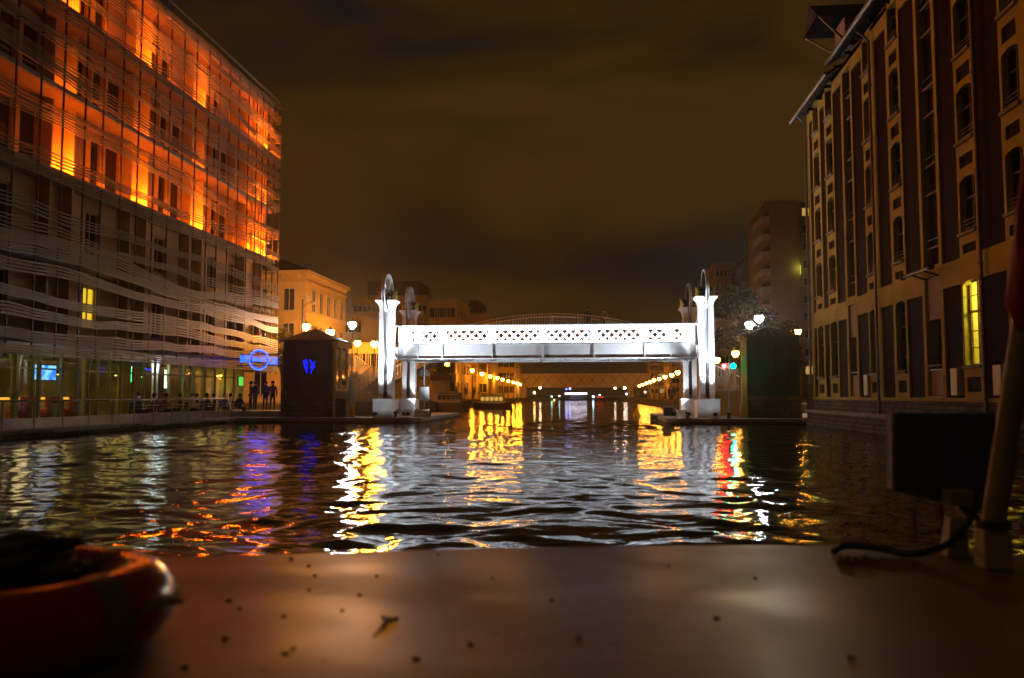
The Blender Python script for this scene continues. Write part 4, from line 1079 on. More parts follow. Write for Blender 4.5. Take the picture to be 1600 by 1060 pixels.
# panels + picket fence on the right
def picket(px0, px1, Y, z0, z1, lbl, step=.14, m=None):
    xa, xb = XY(px0, Y), XY(px1, Y); T = thing('fence', lbl, 'fence'); m = m or pm('white_rail', (.55, .55, .5), .5)
    mb = MB(); x = xa
    while x < xb: mb.box(x - .018, x + .018, Y - .012, Y + .012, z0, z1, m); x += step
    mb.tube([(xa, Y, z1), (xb, Y, z1)], .03, m, 6); mb.tube([(xa, Y, z0 + .1), (xb, Y, z0 + .1)], .025, m, 6); mb.build('pickets', T)
    mb = MB(); mb.box(xa, xb, Y - .1, Y + .1, QZ, z0, limestone); mb.build('base_wall', T)
picket(1112, 1164, 50.5, 1.72, 2.95, 'white picket fence on a pale wall between right tower and hut')
picket(540, 582, 50.0, .9, 1.7, 'low pale picket fence behind the folded parasol', .12)

# folded parasol, boards and odds on the left pier
def parasol():
    c = at(548, 652, Y=46.2); T = thing('parasol', 'closed grey parasol standing beside the dark kiosk', 'parasol', (c.x, 46.2, QZ))
    mb = MB(); mb.tube([(0, 0, .05), (0, 0, 2.35)], .025, dark_metal, 8); mb.build('pole', T)
    mb = MB(); n = 12; vs = []; prof = [(.02, 2.35), (.08, 2.15), (.15, 1.7), (.2, 1.2), (.24, .8), (.2, .74)]
    for r, z in prof:
        for k in range(n * 2):
            a = math.pi * k / n; rr = r * (1 if k % 2 else .72); vs.append((rr * math.cos(a), rr * math.sin(a), z))
    fs = [(i * 24 + k, i * 24 + (k + 1) % 24, (i + 1) * 24 + (k + 1) % 24, (i + 1) * 24 + k) for i in range(len(prof) - 1) for k in range(24)]
    mb.add(vs, fs, grey_fabric); mb.build('canopy', T)
    mb = MB(); mb.lathe([(.3, 0), (.28, .08), (.06, .1)], (0, 0, 0), concrete, 16); mb.build('base', T)
parasol()
def aframe(px, Y, w, h, m, lbl):
    x = XY(px, Y); T = thing('sandwich_board', lbl, 'board', (x, Y, QZ), R(15), 'sandwich boards on the left pier')
    for s_ in (-1, 1):
        mb = MB(); mb.add([(-w / 2, s_ * .3, 0), (w / 2, s_ * .3, 0), (w / 2, s_ * .03, h), (-w / 2, s_ * .03, h), (-w / 2, s_ * .3 + .03, 0), (w / 2, s_ * .3 + .03, 0), (w / 2, s_ * .03 + .03, h), (-w / 2, s_ * .03 + .03, h)],
               [(0, 1, 2, 3), (7, 6, 5, 4), (0, 4, 5, 1), (1, 5, 6, 2), (2, 6, 7, 3), (3, 7, 4, 0)], m); mb.build('panel', T)
aframe(532, 45.6, .55, 1.05, pm('chalkboard', (.03, .03, .035), .6), 'dark sandwich board leaning at the kiosk corner')
def easel(px, Y, lbl):
    x = XY(px, Y); T = thing('trestle', lbl, 'trestle', (x, Y, QZ))
    for s_ in (-1, 1):
        mb = MB(); mb.tube([(s_ * .28, -.15 * s_, 0), (0, 0, 1.05)], .03, wood_frame, 6); mb.build('leg', T)
    mb = MB(); mb.tube([(-.16, .03, .45), (.16, -.03, .45)], .02, wood_frame, 6); mb.build('crossbar', T)
easel(549, 45.4, 'pale wooden trestle standing in front of the folded parasol')
mb = MB(); a, b = XY(555, 48.5), XY(583, 48.5); mb.box(a, b, 48.5, 48.9, QZ, 1.1, pm('planter_grey', (.16, .16, .13), .8)); mb.box(a - .03, b + .03, 48.47, 48.93, 1.1, 1.16, concrete); tag(mb.build('planter', bevel=.01), 'long grey planter box behind the trestle on the left pier', 'planter')
mb = MB(); a, b = XY(648, 46.2), XY(671, 46.2)
for z in (QZ, QZ + .15, QZ + .3): mb.box(a, b, 46.2, 46.7, z + .01, z + .13, pm('crate_wood', (.22, .12, .05), .8))
for xx in (a, b - .06): mb.box(xx, xx + .06, 46.19, 46.71, QZ, QZ + .45, MATS['crate_wood'])
tag(mb.build('crate'), 'brown wooden crate on the left pier under the grey board', 'crate')
# grey notice board on a pole (seen from its back) with signal heads
def signal_post():
    Y = 47.6; x = XY(663, Y); T = thing('signal_post', 'pole with a grey board and two dark signal heads on the left pier', 'signal', (x, Y, QZ))
    mb = MB(); mb.tube([(0, 0, 0), (0, 0, 3.05)], .04, grey_metal, 8); mb.build('pole', T)
    mb = MB(); mb.box(-.29, .29, -.06, -.042, .93, 1.7, pm('board_grey', (.38, .42, .44), .6)); mb.build('board', T)
    for s_ in (-1, 1):
        mb = MB(); mb.box(s_ * .18 - .1, s_ * .18 + .1, -.08, .1, 2.35, 2.75, black_paint); mb.lathe([(.07, 0), (.07, .1)], (s_ * .18, -.18, 2.62), black_paint, 10, 'Y'); mb.build('signal_head', T)
signal_post()
# bollards/cleats and small items
def cleat(x, y, lbl, m=None):
    mb = MB(); mb.lathe([(.12, 0), (.1, .05), (.07, .2), (.12, .28), (.13, .33), (.02, .36)], (0, 0, 0), m or dark_metal, 12)
    return tag(mb.build('bollard', smooth=True, loc=(x, y, QZ)), lbl, 'bollard', 'mooring bollards on the piers')
cleat(-10.9, 45.0, 'small dark mooring bollard on the left pier before the crate'); cleat(4.9, 45.4, 'small dark mooring bollard at the canal edge of the right pier'); cleat(7.0, 45.0, 'small dark mooring bollard right of the nearer right tower')
def folded(px, Y, lbl):
    x = XY(px, Y); T = thing('deck_chair', lbl, 'deck chair', (x, Y, QZ), R(10), 'white deck chairs on the piers')
    mb = MB(); mb.add([(-.3, -.3, .18), (.3, -.3, .18), (.3, .3, .42), (-.3, .3, .42)], [(0, 1, 2, 3)], grey_fabric); mb.build('seat', T)
    mb = MB()
    for s_ in (-.3, .3): mb.tube([(s_, -.4, 0), (s_, .35, .5)], .018, white_paint, 6); mb.tube([(s_, .3, 0), (s_, -.35, .4)], .018, white_paint, 6)
    mb.build('frame', T)
folded(619, 46.6, 'white folding deck chair left of the crate'); folded(636, 46.9, 'white folding deck chair right beside the crate'); folded(1066, 46.6, 'white folding deck chair on the right pier')
mb = MB(); a, b = XY(1016, 50.5), XY(1036, 50.5); mb.box(a, b, 50.5, 51, QZ - .2, QZ + .02, concrete); mb.box(XY(1037, 50.5), XY(1052, 50.5), 50.5, 51.2, QZ, QZ + .5, black_paint); mb.box(XY(1037, 50.5) - .03, XY(1052, 50.5) + .03, 50.48, 51.22, QZ + .5, QZ + .56, concrete)
tag(mb.build('locker'), 'low dark locker at the canal end of the right pier', 'locker')
# boat traffic light on the right pier
def traffic():
    Y = 46.0; x = XY(1139.5, Y); T = thing('boat_signal', 'tall signal pole on the right pier showing red and green lights', 'signal', (x, Y, QZ))
    mb = MB(); mb.tube([(0, 0, 0), (0, 0, 3.0)], .045, grey_metal, 8); mb.tube([(-.35, 0, 2.8), (.35, 0, 2.8)], .03, grey_metal, 6); mb.build('pole', T)
    for s_, col, nm, st in ((-.24, (1., .006, .008), 'red', 240), (.23, (.0, .75, .36), 'green', 300)):
        mb = MB(); mb.lathe([(.001, .06), (.13, .06), (.15, .0), (.15, -.12), (.14, -.12), (.14, 0)], (s_, 0, 2.8), black_paint, 16, 'Y'); h = mb.build('signal_head', T)
        mb = MB(); mb.lathe([(.001, -.06), (.1, -.04), (.12, 0)], (s_, 0, 2.8), em('signal_' + nm, col, st), 16, 'Y'); mb.build('lens', h)
        light('signal_lamp', 'POINT', (s_, -.25, 2.8), 25 if nm == 'red' else 28, col, h, .08)
traffic()
mb = MB(); mb.lathe([(.3, 0), (.27, .12), (.2, .3), (.03, .62), (.001, .63)], (0, 0, 0), pm('buoy_yellow', (.75, .5, .04), .5), 14)
p = at(995, 650, Z=.0); tag(mb.build('buoy', smooth=True, loc=(p.x, p.y, -.05)), 'yellow cone buoy floating beyond the bridge', 'buoy')

# ------------------------------------------------------------------ street lamps
def lamp_proto(h, mat, style=0):
    T = bpy.data.objects.new('street_lamp', None); COL.objects.link(T)
    mb = MB(); mb.lathe([(.16, 0), (.16, .25), (.1, .35), (.09, .9), (.055, 1.0), (.04, h - .42), (.07, h - .38), (.04, h - .34), (.1, h - .26)], (0, 0, 0), black_paint, 10); mb.build('post', T, smooth=True)
    mb = MB(); mb.lathe([(.1, h - .32), (.27, h - .12), (.3, h + .06), (.22, h + .14), (.001, h + .141)], (0, 0, 0), mat, 10); g = mb.build('lantern_glass', T, smooth=False)
    mb = MB(); mb.lathe([(.25, h + .142), (.16, h + .25), (.05, h + .33), (.03, h + .42), (.001, h + .45)], (0, 0, 0), black_paint, 10)
    mb.build('lantern_cap', T)
    return T
Pn = {}
def street_lamp(px, py, Y, base, kind, lbl, g=None):
    p = at(px, py, Y=Y); hh = round(p.z - base, 1)
    key = (hh, kind)
    if key not in Pn: Pn[key] = o = lamp_proto(p.z - base, {'s': sodium_near, 'w': whitel, 'y': warmwhite, 'f': sodium, 'd': sodium_dim}[kind])
    else: o = copy_tree(Pn[key])
    o.location = (p.x, Y, base); tag(o, lbl, 'street lamp', g)
street_lamp(478, 510, 62, BZ, 's', 'orange street lamp over the left side of the dark kiosk roof')
street_lamp(516, 519, 57, QZ, 's', 'brightest orange street lamp at the right edge of the kiosk roof')
street_lamp(550.5, 507, 60, BZ, 'w', 'tall white street lamp between the kiosk and left towers')
street_lamp(558.5, 536, 76, BZ, 's', 'smaller orange street lamp right of the tall white one')
street_lamp(585, 537, 68, BZ, 's', 'orange street lamp just left of the nearer left tower')
street_lamp(1171, 507, 61, BZ, 'y', 'warm white street lamp left of the hut roof peak')
street_lamp(1186, 497, 59, BZ, 'w', 'cold white street lamp above the hut roof')
street_lamp(1149, 552, 70, BZ, 'd', 'orange street lamp low above the green signal')
street_lamp(1120, 562, 78, BZ, 'd', 'small orange street lamp beside the nearer right tower')
# bracket lamp near the warehouse end
def bracket():
    p = at(1247, 519, Y=50); T = thing('wall_lamp', 'orange lantern on a tall bracket post between the hut and the warehouse', 'street lamp', (p.x, 50, QZ))
    z = p.z - QZ
    mb = MB(); mb.tube([(-.42, 0, 0), (-.42, 0, z + .7), (-.2, 0, z + .75), (0, 0, z + .3)], .03, black_paint, 8); mb.build('post', T)
    mb = MB(); mb.lathe([(.08, -.2), (.19, .12), (.001, .121)], (0, 0, z), sodium, 10); mb.build('lantern_glass', T)
    mb = MB(); mb.lathe([(.21, .122), (.12, .24), (.001, .32)], (0, 0, z), black_paint, 10); mb.build('lantern_cap', T)
bracket()
GL = 'quay lamps receding beyond the left side of the bridge'; GR = 'quay lamps receding beyond the right side of the bridge'
Lr = [(698, 569), (738, 579), (753, 584), (766, 588), (777, 590.5), (785, 593), (794, 595.5), (802, 597.5), (808, 599), (813, 600.5)]
Rr = [(1059, 582), (1049.5, 586), (1039, 589), (1030, 592), (1022, 594.5), (1015.4, 597), (1010, 599), (1004, 601), (999, 603)]
for i, (a, b) in enumerate(Lr):
    street_lamp(a, b, YX(a, -18.8), BZ, 'f', 'orange lamp on the left quay past the bridge, ' + ('first' if i == 0 else 'one of the receding row'), GL)
for i, (a, b) in enumerate(Rr):
    street_lamp(a, b, YX(a, 10.8), BZ, 'd', 'orange lamp on the right quay past the bridge, ' + ('first' if i == 0 else 'one of the receding row'), GR)
for (a, b, l) in ((713.5, 576, 'small pinkish lamp between the first two left quay lamps'), (744.5, 582, 'small lamp behind the second left quay lamp'), (759, 587, 'small lamp behind the third left quay lamp')):
    street_lamp(a, b, YX(a, -24), BZ, 'f', l)
# tram-like mast with loudspeaker horn left
mb = MB(); p = at(473, 468, Y=59); mb.lathe([(.12, 0), (.08, 1), (.06, p.z - BZ)], (0, 0, 0), black_paint, 8); mb.lathe([(.02, 0), (.06, .3), (.22, .55)], (.25, 0, p.z - BZ - .3), grey_metal, 10); mb.tube([(0, 0, p.z - BZ - .6), (.5, 0, p.z - BZ - .2), (.75, 0, p.z - BZ - .25)], .03, black_paint, 6); mb.ball((.8, 0, p.z - BZ - .25), .16, grey_metal, 8)
tag(mb.build('mast', loc=(p.x, 59, BZ), smooth=True), 'dark mast with a grey horn fitting above the kiosk roof', 'mast')

# ------------------------------------------------------------------ trees
def tree(x, y, z0, h, rad, lbl, seed, col=(.014, .02, .008), n=5000, leaf=.2, trunk_h=.35, lobes=9, g=None):
    rg = random.Random(seed); T = thing('tree', lbl, 'tree', (x, y, z0), 0, g)
    bark = pm('bark', (.08, .06, .04), .9, bump=.4)
    mb = MB(); th = h * trunk_h
    mb.tube([(0, 0, 0), (.05, .03, th * .5), (0, 0, th), (.1, .05, h * .75)], [.22 * h / 9, .17 * h / 9, .13 * h / 9, .03], bark, 8)
    C = []
    for i in range(lobes):
        a = rg.uniform(0, 6.28); q = rg.uniform(.15, .75) * rad; zc = rg.uniform(th + .1 * h, h * .9)
        fall = 1 - max(0, (zc / h - .55)) * 1.2
        c = Vector((q * math.cos(a) * fall, q * math.sin(a) * fall, zc)); C.append((c, rg.uniform(.28, .5) * rad))
        mb.tube([(0, 0, th * rg.uniform(.8, 1.1)), (c.x * .5, c.y * .5, (th + c.z) / 2 + .1), tuple(c)], [.08 * h / 9, .05 * h / 9, .012], bark, 5)
    mb.build('trunk', T, smooth=True)
    m = pm('leaves_%.2f' % col[0], col, .8, spec=.08, var=.45, scale=1.2)
    mb = MB()
    for i in range(n):
        c, r = C[i % len(C)]; v = Vector((rg.gauss(0, 1), rg.gauss(0, 1), rg.gauss(0, 1))).normalized() * r * rg.uniform(.3, 1.05) ** .6; v.z *= .75
        p = c + v; d = Vector((rg.gauss(0, 1), rg.gauss(0, 1), rg.gauss(0, .6))).normalized(); e2 = d.cross(Vector((rg.gauss(0, 1), rg.gauss(0, 1), rg.gauss(0, 1)))).normalized(); s = leaf * rg.uniform(.5, 1.2)
        mb.add([p - d * s, p + e2 * s * .45, p + d * s, p - e2 * s * .45], [(0, 1, 2, 3)], m)
    mb.build('crown', T, recalc=False)
    return T
tree(XY(1150, 84), 84, BZ, 11.5, 4.0, 'large dark tree rising behind the right towers', 1, n=7000, leaf=.22)
tree(XY(1185, 78), 78, BZ, 9.5, 3.6, 'dark tree behind the two white lamps on the right', 2, n=6000, leaf=.22)
tree(XY(1215, 92), 92, BZ, 8, 3.2, 'lower dark tree against the foot of the tall apartment block', 3, n=4000)
tree(XY(1095, 100), 100, BZ, 7, 3.0, 'small tree between the two right towers', 4, n=3000)
tree(XY(440, 56.2), 56.2, QZ, 6.4, 1.4, 'slim tree at the far corner of the slatted building', 5, (.1, .12, .03), 2200, .1)
tree(XY(655, 78), 78, BZ, 4.6, 2.4, 'bushy tree seen under the bridge beside the left rear tower', 6, (.1, .12, .03), 4000, .13, .2)
tree(XY(690, 95), 95, BZ, 4.5, 2.2, 'small tree under the bridge right of the bushy one', 7, (.1, .12, .03), 2500, .13, .2)
for i, (px, Y, h, r_) in enumerate(((735, 150, 14, 5), (690, 170, 19, 5), (655, 165, 19.5, 4))):
    tree(XY(px, Y), Y, BZ, h, r_, ['roof-high tree at the low end of the far left block', 'tree between the middle and right parts of the far left block', 'tree behind the rear left tower wheel'][i], 20 + i, n=3500, leaf=.3)

# ------------------------------------------------------------------ background buildings
def facade_windows(T, wall, axis, c, u0, u1, z0, rows, cols, wh, ww, dz, sgn, frame=None, skip=0, seed=0, litf=None, sh=False):
    """windows on a plane: axis 'Y' -> plane y=c spanned by x; axis 'X' -> plane x=c spanned by y. sgn: outward direction."""
    rg = random.Random(seed); du = (u1 - u0) / cols
    for r in range(rows):
        for k in range(cols):
            if skip and rg.random() < skip: continue
            a = u0 + du * (k + .5) - ww / 2; b = a + ww; z = z0 + dz * r
            mb = MB(); fm = frame or balcony_white; o0, o1 = sorted((c, c + sgn * .07)); g0, g1 = sorted((c, c + sgn * .04))
            def bx(m_, u_0, u_1, za, zb_, p0, p1, mat):
                if axis == 'Y': m_.box(u_0, u_1, p0, p1, za, zb_, mat)
                else: m_.box(p0, p1, u_0, u_1, za, zb_, mat)
            fw = .09
            bx(mb, a - fw, a, z, z + wh, o0, o1, fm); bx(mb, b, b + fw, z, z + wh, o0, o1, fm); bx(mb, a - fw, b + fw, z + wh, z + wh + fw, o0, o1, fm)
            s0, s1 = sorted((c, c + sgn * .16)); bx(mb, a - .15, b + .15, z - .12, z, s0, s1, fm); bx(mb, (a + b) / 2 - .03, (a + b) / 2 + .03, z, z + wh, o0, o1, fm)
            w = mb.build('window', T)
            mb = MB(); mt = dark_glass
            if litf and rg.random() < litf: mt = em('far_lit_pane', (1., .6, .15), .5)
            bx(mb, a, b, z, z + wh, g0, g1, mt); mb.build('pane', w)
def corner_building():
    XS = -25.6; Y0 = YX(476, XS); Y1 = YX(538, XS); zt = 12.3
    T = thing('corner_building', 'cream stone corner building with tall windows and cornice left behind the kiosk', 'building')
    mb = MB(); mb.box(XS - 14, XS, Y0, Y1, BZ, zt, limestone); mb.build('wall', T)
    mb = MB(); mb.box(XS - 14, XS + .35, Y0 - .35, Y1 + .3, zt, zt + .35, limestone); mb.box(XS - 14, XS + .15, Y0 - .15, Y1 + .12, zt - .7, zt - .55, limestone); mb.box(XS - 14, XS + .12, Y0 - .12, Y1 + .1, 5.1, 5.35, limestone); mb.box(XS - 14, XS + .12, Y0 - .12, Y1 + .1, 8.9, 9.05, limestone); 
    y = Y0
    while y < Y1: mb.box(XS + .001, XS + .25, y, y + .14, zt - .3, zt - .001, limestone); y += .7
    x = XS
    while x > XS - 10: mb.box(x - .14, x, Y0 - .25, Y0 - .001, zt - .3, zt - .001, limestone); x -= .7
    mb.build('cornice', T)
    mb = MB(); mb.add([(XS + .35, Y0 - .35, zt + .351), (XS + .35, Y1 + .3, zt + .351), (XS - 14, Y1 + .3, zt + .351), (XS - 14, Y0 - .35, zt + .351), (XS - 3.5, Y0 + 3.5, zt + 2.0), (XS - 3.5, Y1 - 1, zt + 2.0), (XS - 14, Y1 - 1, zt + 2.0), (XS - 14, Y0 + 3.5, zt + 2.0)],
           [(0, 1, 5, 4), (1, 2, 6, 5), (2, 3, 7, 6), (3, 0, 4, 7), (4, 5, 6, 7)], slate); mb.build('roof', T)
    facade_windows(T, None, 'Y', Y0, XS - 5.3, XS - .3, 6.0, 2, 2, 1.9, .95, 3.1, -1, seed=2)
    facade_windows(T, None, 'Y', Y0, XS - 5.3, XS - .3, 1.6, 1, 2, 2.3, 1.1, 3.1, -1, seed=2)
    facade_windows(T, None, 'X', XS, Y0 + .8, Y1 - .4, 5.9, 2, 5, 1.9, .8, 3.2, 1, seed=3)
    facade_windows(T, None, 'X', XS, Y0 + .8, Y1 - .4, 1.6, 1, 5, 2.4, 1.1, 3.2, 1, seed=3)
corner_building()
def block(px0, px1, Y, ytop, dep, lbl, wallm=None, rows=5, cols=6, balc=True, seed=1, z0=BZ, side=None, roofm=None, lit=.04, ww=1.5, wh=1.5, g=None, name='apartment_block', penthouse=False):
    xa, xb = XY(px0, Y), XY(px1, Y); zt = at((px0 + px1) / 2, ytop, Y=Y).z
    T = thing(name, lbl, 'building', (0, 0, 0), 0, g); m = wallm or render_wall
    mb = MB(); mb.box(xa, xb, Y, Y + dep, z0, zt, m); mb.build('wall', T)
    mb = MB(); mb.box(xa - .2, xb + .2, Y - .2, Y + dep + .2, zt + .001, zt + .3, roofm or concrete)
    if penthouse: mb.box(xa + 2, xb - 2, Y + 2, Y + dep - 1, zt + .301, zt + 2.9, slate)
    mb.build('roof', T)
    dz = (zt - z0 - 1) / rows
    facade_windows(T, None, 'Y', Y, xa + .3, xb - .3, z0 + 1.2, rows, cols, min(wh, dz * .55), ww, dz, -1, seed=seed, litf=lit)
    if balc:
        for r in range(1, rows + (1 if balc == 2 else 0)):
            z = z0 + 1.0 + dz * r - .15; mb = MB(); mb.box(xa + .4, xb - .4, Y - 1.1, Y - .001, z - .15, z, balcony_white); mb.box(xa + .4, xb - .4, Y - 1.12, Y - 1.06, z + .001, z + .85, balcony_white); mb.build('balcony', T)
    if side:
        sx = xb if side > 0 else xa
        facade_windows(T, None, 'X', sx, Y + .6, Y + dep - .6, z0 + 1.2, rows, max(2, int(dep / 3.5)), min(wh, dz * .55), ww, dz, side, seed=seed + 7, litf=lit)
        if balc:
            for r in range(1, rows + 1):
                z = z0 + 1.0 + dz * r - .15; o0, o1 = sorted((sx + side * .001, sx + side * 1.3)); p0, p1 = sorted((sx + side * 1.25, sx + side * 1.31)); mb = MB(); mb.box(o0, o1, Y + .3, Y + dep - .3, z - .2, z, balcony_white); mb.box(p0, p1, Y + .3, Y + dep - .3, z + .001, z + .8, balcony_white); mb.build('balcony', T)
    return T
block(548, 668, 130, 465, 12, 'wide ochre apartment block with long balconies behind the left towers', rows=5, cols=8, seed=3, penthouse=True)
block(669, 712, 126, 470, 14, 'plain ochre apartment block with few windows right of the long balconies', rows=5, cols=3, balc=False, seed=4, side=1)
block(712.5, 762, 150, 492, 14, 'lower ochre block stepping down toward the canal', rows=4, cols=4, balc=True, seed=5, penthouse=True)
block(536, 560, 100, 492, 10, 'narrow brown house between the corner building and the balcony block', rows=4, cols=3, balc=False, seed=8)
block(538, 612, 80, 540, 8, 'low amber shopfront building behind the stair railings on the left', limestone, rows=2, cols=5, balc=False, seed=61, ww=1.1, wh=1.6, name='quay_house', z0=.9)
# row of quay houses under the bridge, left
for i, (p0, p1, Y, yt, lb) in enumerate(((612, 655, 112, 560, 'low amber house glimpsed under the bridge at the far left'), (690, 735, 140, 548, 'amber lit house behind the first left quay lamps'), (742, 768, 175, 540, 'brightest amber lit house under the bridge'), (768, 806, 205, 535, 'amber house at the far end of the left quay lamps'))):
    block(p0, p1, Y, yt, 12, lb, limestone, rows=4, cols=4, balc=False, seed=30 + i, ww=1.2, wh=1.7, g=None, name='quay_house', side=1)
for i, (p0, p1, Y, yt, lb) in enumerate(((1016, 1045, 215, 545, 'amber apartment tower under the bridge on the right'), (1046, 1110, 150, 560, 'amber quay house behind the right quay lamps'))):
    block(p0, p1, Y, yt, 12, lb, render_wall, rows=6 if i == 0 else 4, cols=4, balc=False, seed=40 + i, ww=1.2, name='quay_house', side=-1)
# right side towers
def tall():
    XS = 31.0; Y0 = YX(1209, XS); Y1 = YX(1193, XS); zt = at(1209, 318, Y=Y0).z
    T = thing('apartment_tower', 'tall pale apartment tower with stacked side balconies behind the warehouse end', 'building')
    mb = MB(); mb.box(XS, XS + 5, Y0, Y1 + 12, BZ, zt, dark_render); mb.box(XS + 5.001, XS + 22, Y0 + 2, Y1 + 12, BZ, zt + .6, dark_render); mb.build('wall', T)
    mb = MB(); mb.box(XS - 1.0, XS + 5.2, Y0 - .2, Y1 + 12, zt + .001, zt + .5, concrete); mb.build('roof', T)
    n = 11; dz = (zt - BZ) / n
    for r in range(n):
        z = BZ + dz * r; mb = MB(); mb.box(XS - 1.3, XS - .001, Y0 + .3, Y1 + .3, z - .1, z + .12, balcony_white); mb.box(XS - 1.36, XS - 1.3, Y0 + .3, Y1 + .3, z - .3, z + .95, balcony_white); mb.box(XS - 1.3, XS - .001, Y0 + .2, Y0 + .29, z - .3, z + .9, balcony_white); mb.build('balcony', T)
        mb = MB(); mb.box(XS - .05, XS - .001, Y0 + 1, Y1 - .8, z + .3, z + 2.3, dark_glass); mb.build('window', T)
    facade_windows(T, None, 'Y', Y0 + 2, XS + 5.3, XS + 16, BZ + 1.2, n, 4, 1.4, 1.3, dz, -1, seed=9, litf=.06)
    mb = MB(); mb.box(XS + 5.05, XS + 5.5, Y0 + 1.9, Y0 + 1.99, 23.0, 24.6, em('stair_light', (.75, .9, .25), 2.2)); mb.build('stairwell_light', T)
    light('stair_lamp', 'POINT', (XS + 4.9, Y0 - .9, 23.8), 90, (.7, .75, .12), T, .3)
tall()
block(1172, 1194, 185, 397, 14, 'dark brown apartment tower just left of the tall balcony tower', rows=10, cols=2, balc=False, seed=12, side=-1, wallm=pm('brown_wall', (.22, .14, .09), .85))
block(1146, 1171.5, 200, 415, 14, 'stepped apartment block with long balconies behind the right trees', rows=9, cols=4, balc=2, seed=13, side=-1, wallm=dark_render)
block(1122, 1145.5, 180, 412, 22, 'plain apartment block standing leftmost above the right towers', rows=9, cols=3, balc=False, seed=14, side=-1, wallm=dark_render)

# second bridge far down the canal
def far_bridge():
    Y = 222; xa, xb = XY(812, Y), XY(996, Y); T = thing('girder_bridge', 'distant plain girder bridge lit amber beyond the quay lamps', 'bridge')
    z0, z1 = at(900, 605.5, Y=Y).z, at(900, 584, Y=Y).z
    m = pm('amber_steel', (.6, .44, .18), .6, var=.12); dk = pm('amber_steel_dark', (.2, .13, .05), .7)  # dk: darker steel colour for the diagonals
    mb = MB(); mb.box(xa - 6, xb + 6, Y, Y + .3, z0, z1, m); mb.box(xa - 6, xb + 6, Y + 6, Y + 6.3, z0, z1, m); mb.box(xa - 6, xb + 6, Y + .3, Y + 6, z0 + .2, z0 + .6, m)
    x = xa
    while x < xb: mb.box(x, x + .25, Y - .2, Y - .001, z0, z1, m); x += 2.95
    x = xa; dzz = z1 - z0; 
    while x < xb:
        for sg in (0, 1):
            a0, a1 = (x + .3, x + 2.9) if sg else (x + 2.9, x + .3)
            mb.tube([(a0, Y - .08, z0 + .3), (a1, Y - .08, z1 - .3)], .07, dk, 5)
        x += 2.95
    mb.box(xa - 6, xb + 6, Y - .35, Y - .21, z1 - .25, z1, m); mb.box(xa - 6, xb + 6, Y - .35, Y - .21, z0, z0 + .2, m)
    mb.build('girder', T)
    for px in (817, 985):
        mb = MB(); x = XY(px, Y); mb.box(x - .8, x + .8, Y + .1, Y + 6, -.5, z0 - .01, limestone); mb.build('pier', T)
    mb = MB(); x = XY(952, Y); mb.tube([(x, Y + 3, z1), (x, Y + 3, z1 + 3.6)], .12, m, 6); mb.build('mast', T)
far_bridge()

# boats
def boat(px0, px1, Y, hull, lbl, cab, lit=None, ln=None, h=.9, rz=0):
    xa, xb = XY(px0, Y), XY(px1, Y); L = xb - xa
    T = thing('boat', lbl, 'boat', ((xa + xb) / 2, Y, 0), rz)
    mb = MB(); n = 10; vs = []; W2 = 1.4
    for i in range(n + 1):
        t = -1 + 2 * i / n; w = W2 * (1 - abs(t) ** 3.5) ** .6 + .02; zz_ = h + .25 * abs(t) ** 2.5
        vs += [(t * L / 2, -w, zz_), (t * L / 2 * .93, -w * .7, -.2), (t * L / 2 * .93, w * .7, -.2), (t * L / 2, w, zz_)]
    fs = [(4 * i + k, 4 * i + (k + 1) % 4, 4 * i + 4 + (k + 1) % 4, 4 * i + 4 + k) for i in range(n) for k in range(4)] + [(0, 1, 2, 3), tuple(4 * n + k for k in range(4))]
    mb.add(vs, fs, hull); mb.build('hull', T, smooth=True)
    mb = MB(); mb.frustum(-L * .3, L * .3, -.95, .95, h, -L * .26, L * .26, -.85, .85, h + .95, cab); mb.box(-L * .3, L * .3, -1.0, 1.0, h + .951, h + 1.02, cab); c = mb.build('cabin', T, bevel=.03)
    for k in range(5):
        x = -L * .22 + k * L * .11; mb = MB(); mb.box(x - L * .04, x + L * .04, -1.0, -.9, h + .35, h + .75, lit or dark_glass); mb.build('window', T)
    return T
boat(738, 802, 96, pm('hull_brown', (.1, .05, .03), .5), 'brown cabin boat moored by the left quay under the bridge', pm('cabin_cream', (.5, .4, .22), .6), em('boat_window', (1., .55, .12), .7), h=.55)
boat(882, 918, 240, pm('hull_blue', (.04, .05, .12), .5), 'distant boat with a bright white awning lit across the canal end', pm('cabin_blue', (.08, .08, .16), .5), None, h=.4)
mb = MB(); c = XY(900, 239); mb.box(c - 3.1, c + 3.1, 238, 241, 1.75, 2.2, em('awning_light', (.9, .85, 1.), 6)); tag(mb.build('awning'), 'glowing white awning above the distant boat', 'awning')
boat(672, 735, 84, pm('hull_dark', (.05, .035, .03), .5), 'long dark barge moored under the left rear tower', pm('cabin_dark', (.12, .08, .06), .7), None, h=.75)
boat(928, 948, 236, MATS['hull_dark'], 'small dark boat with a red light near the far bridge', MATS['cabin_dark'], em('red_window', (.8, .05, .02), 1.2), h=.5)
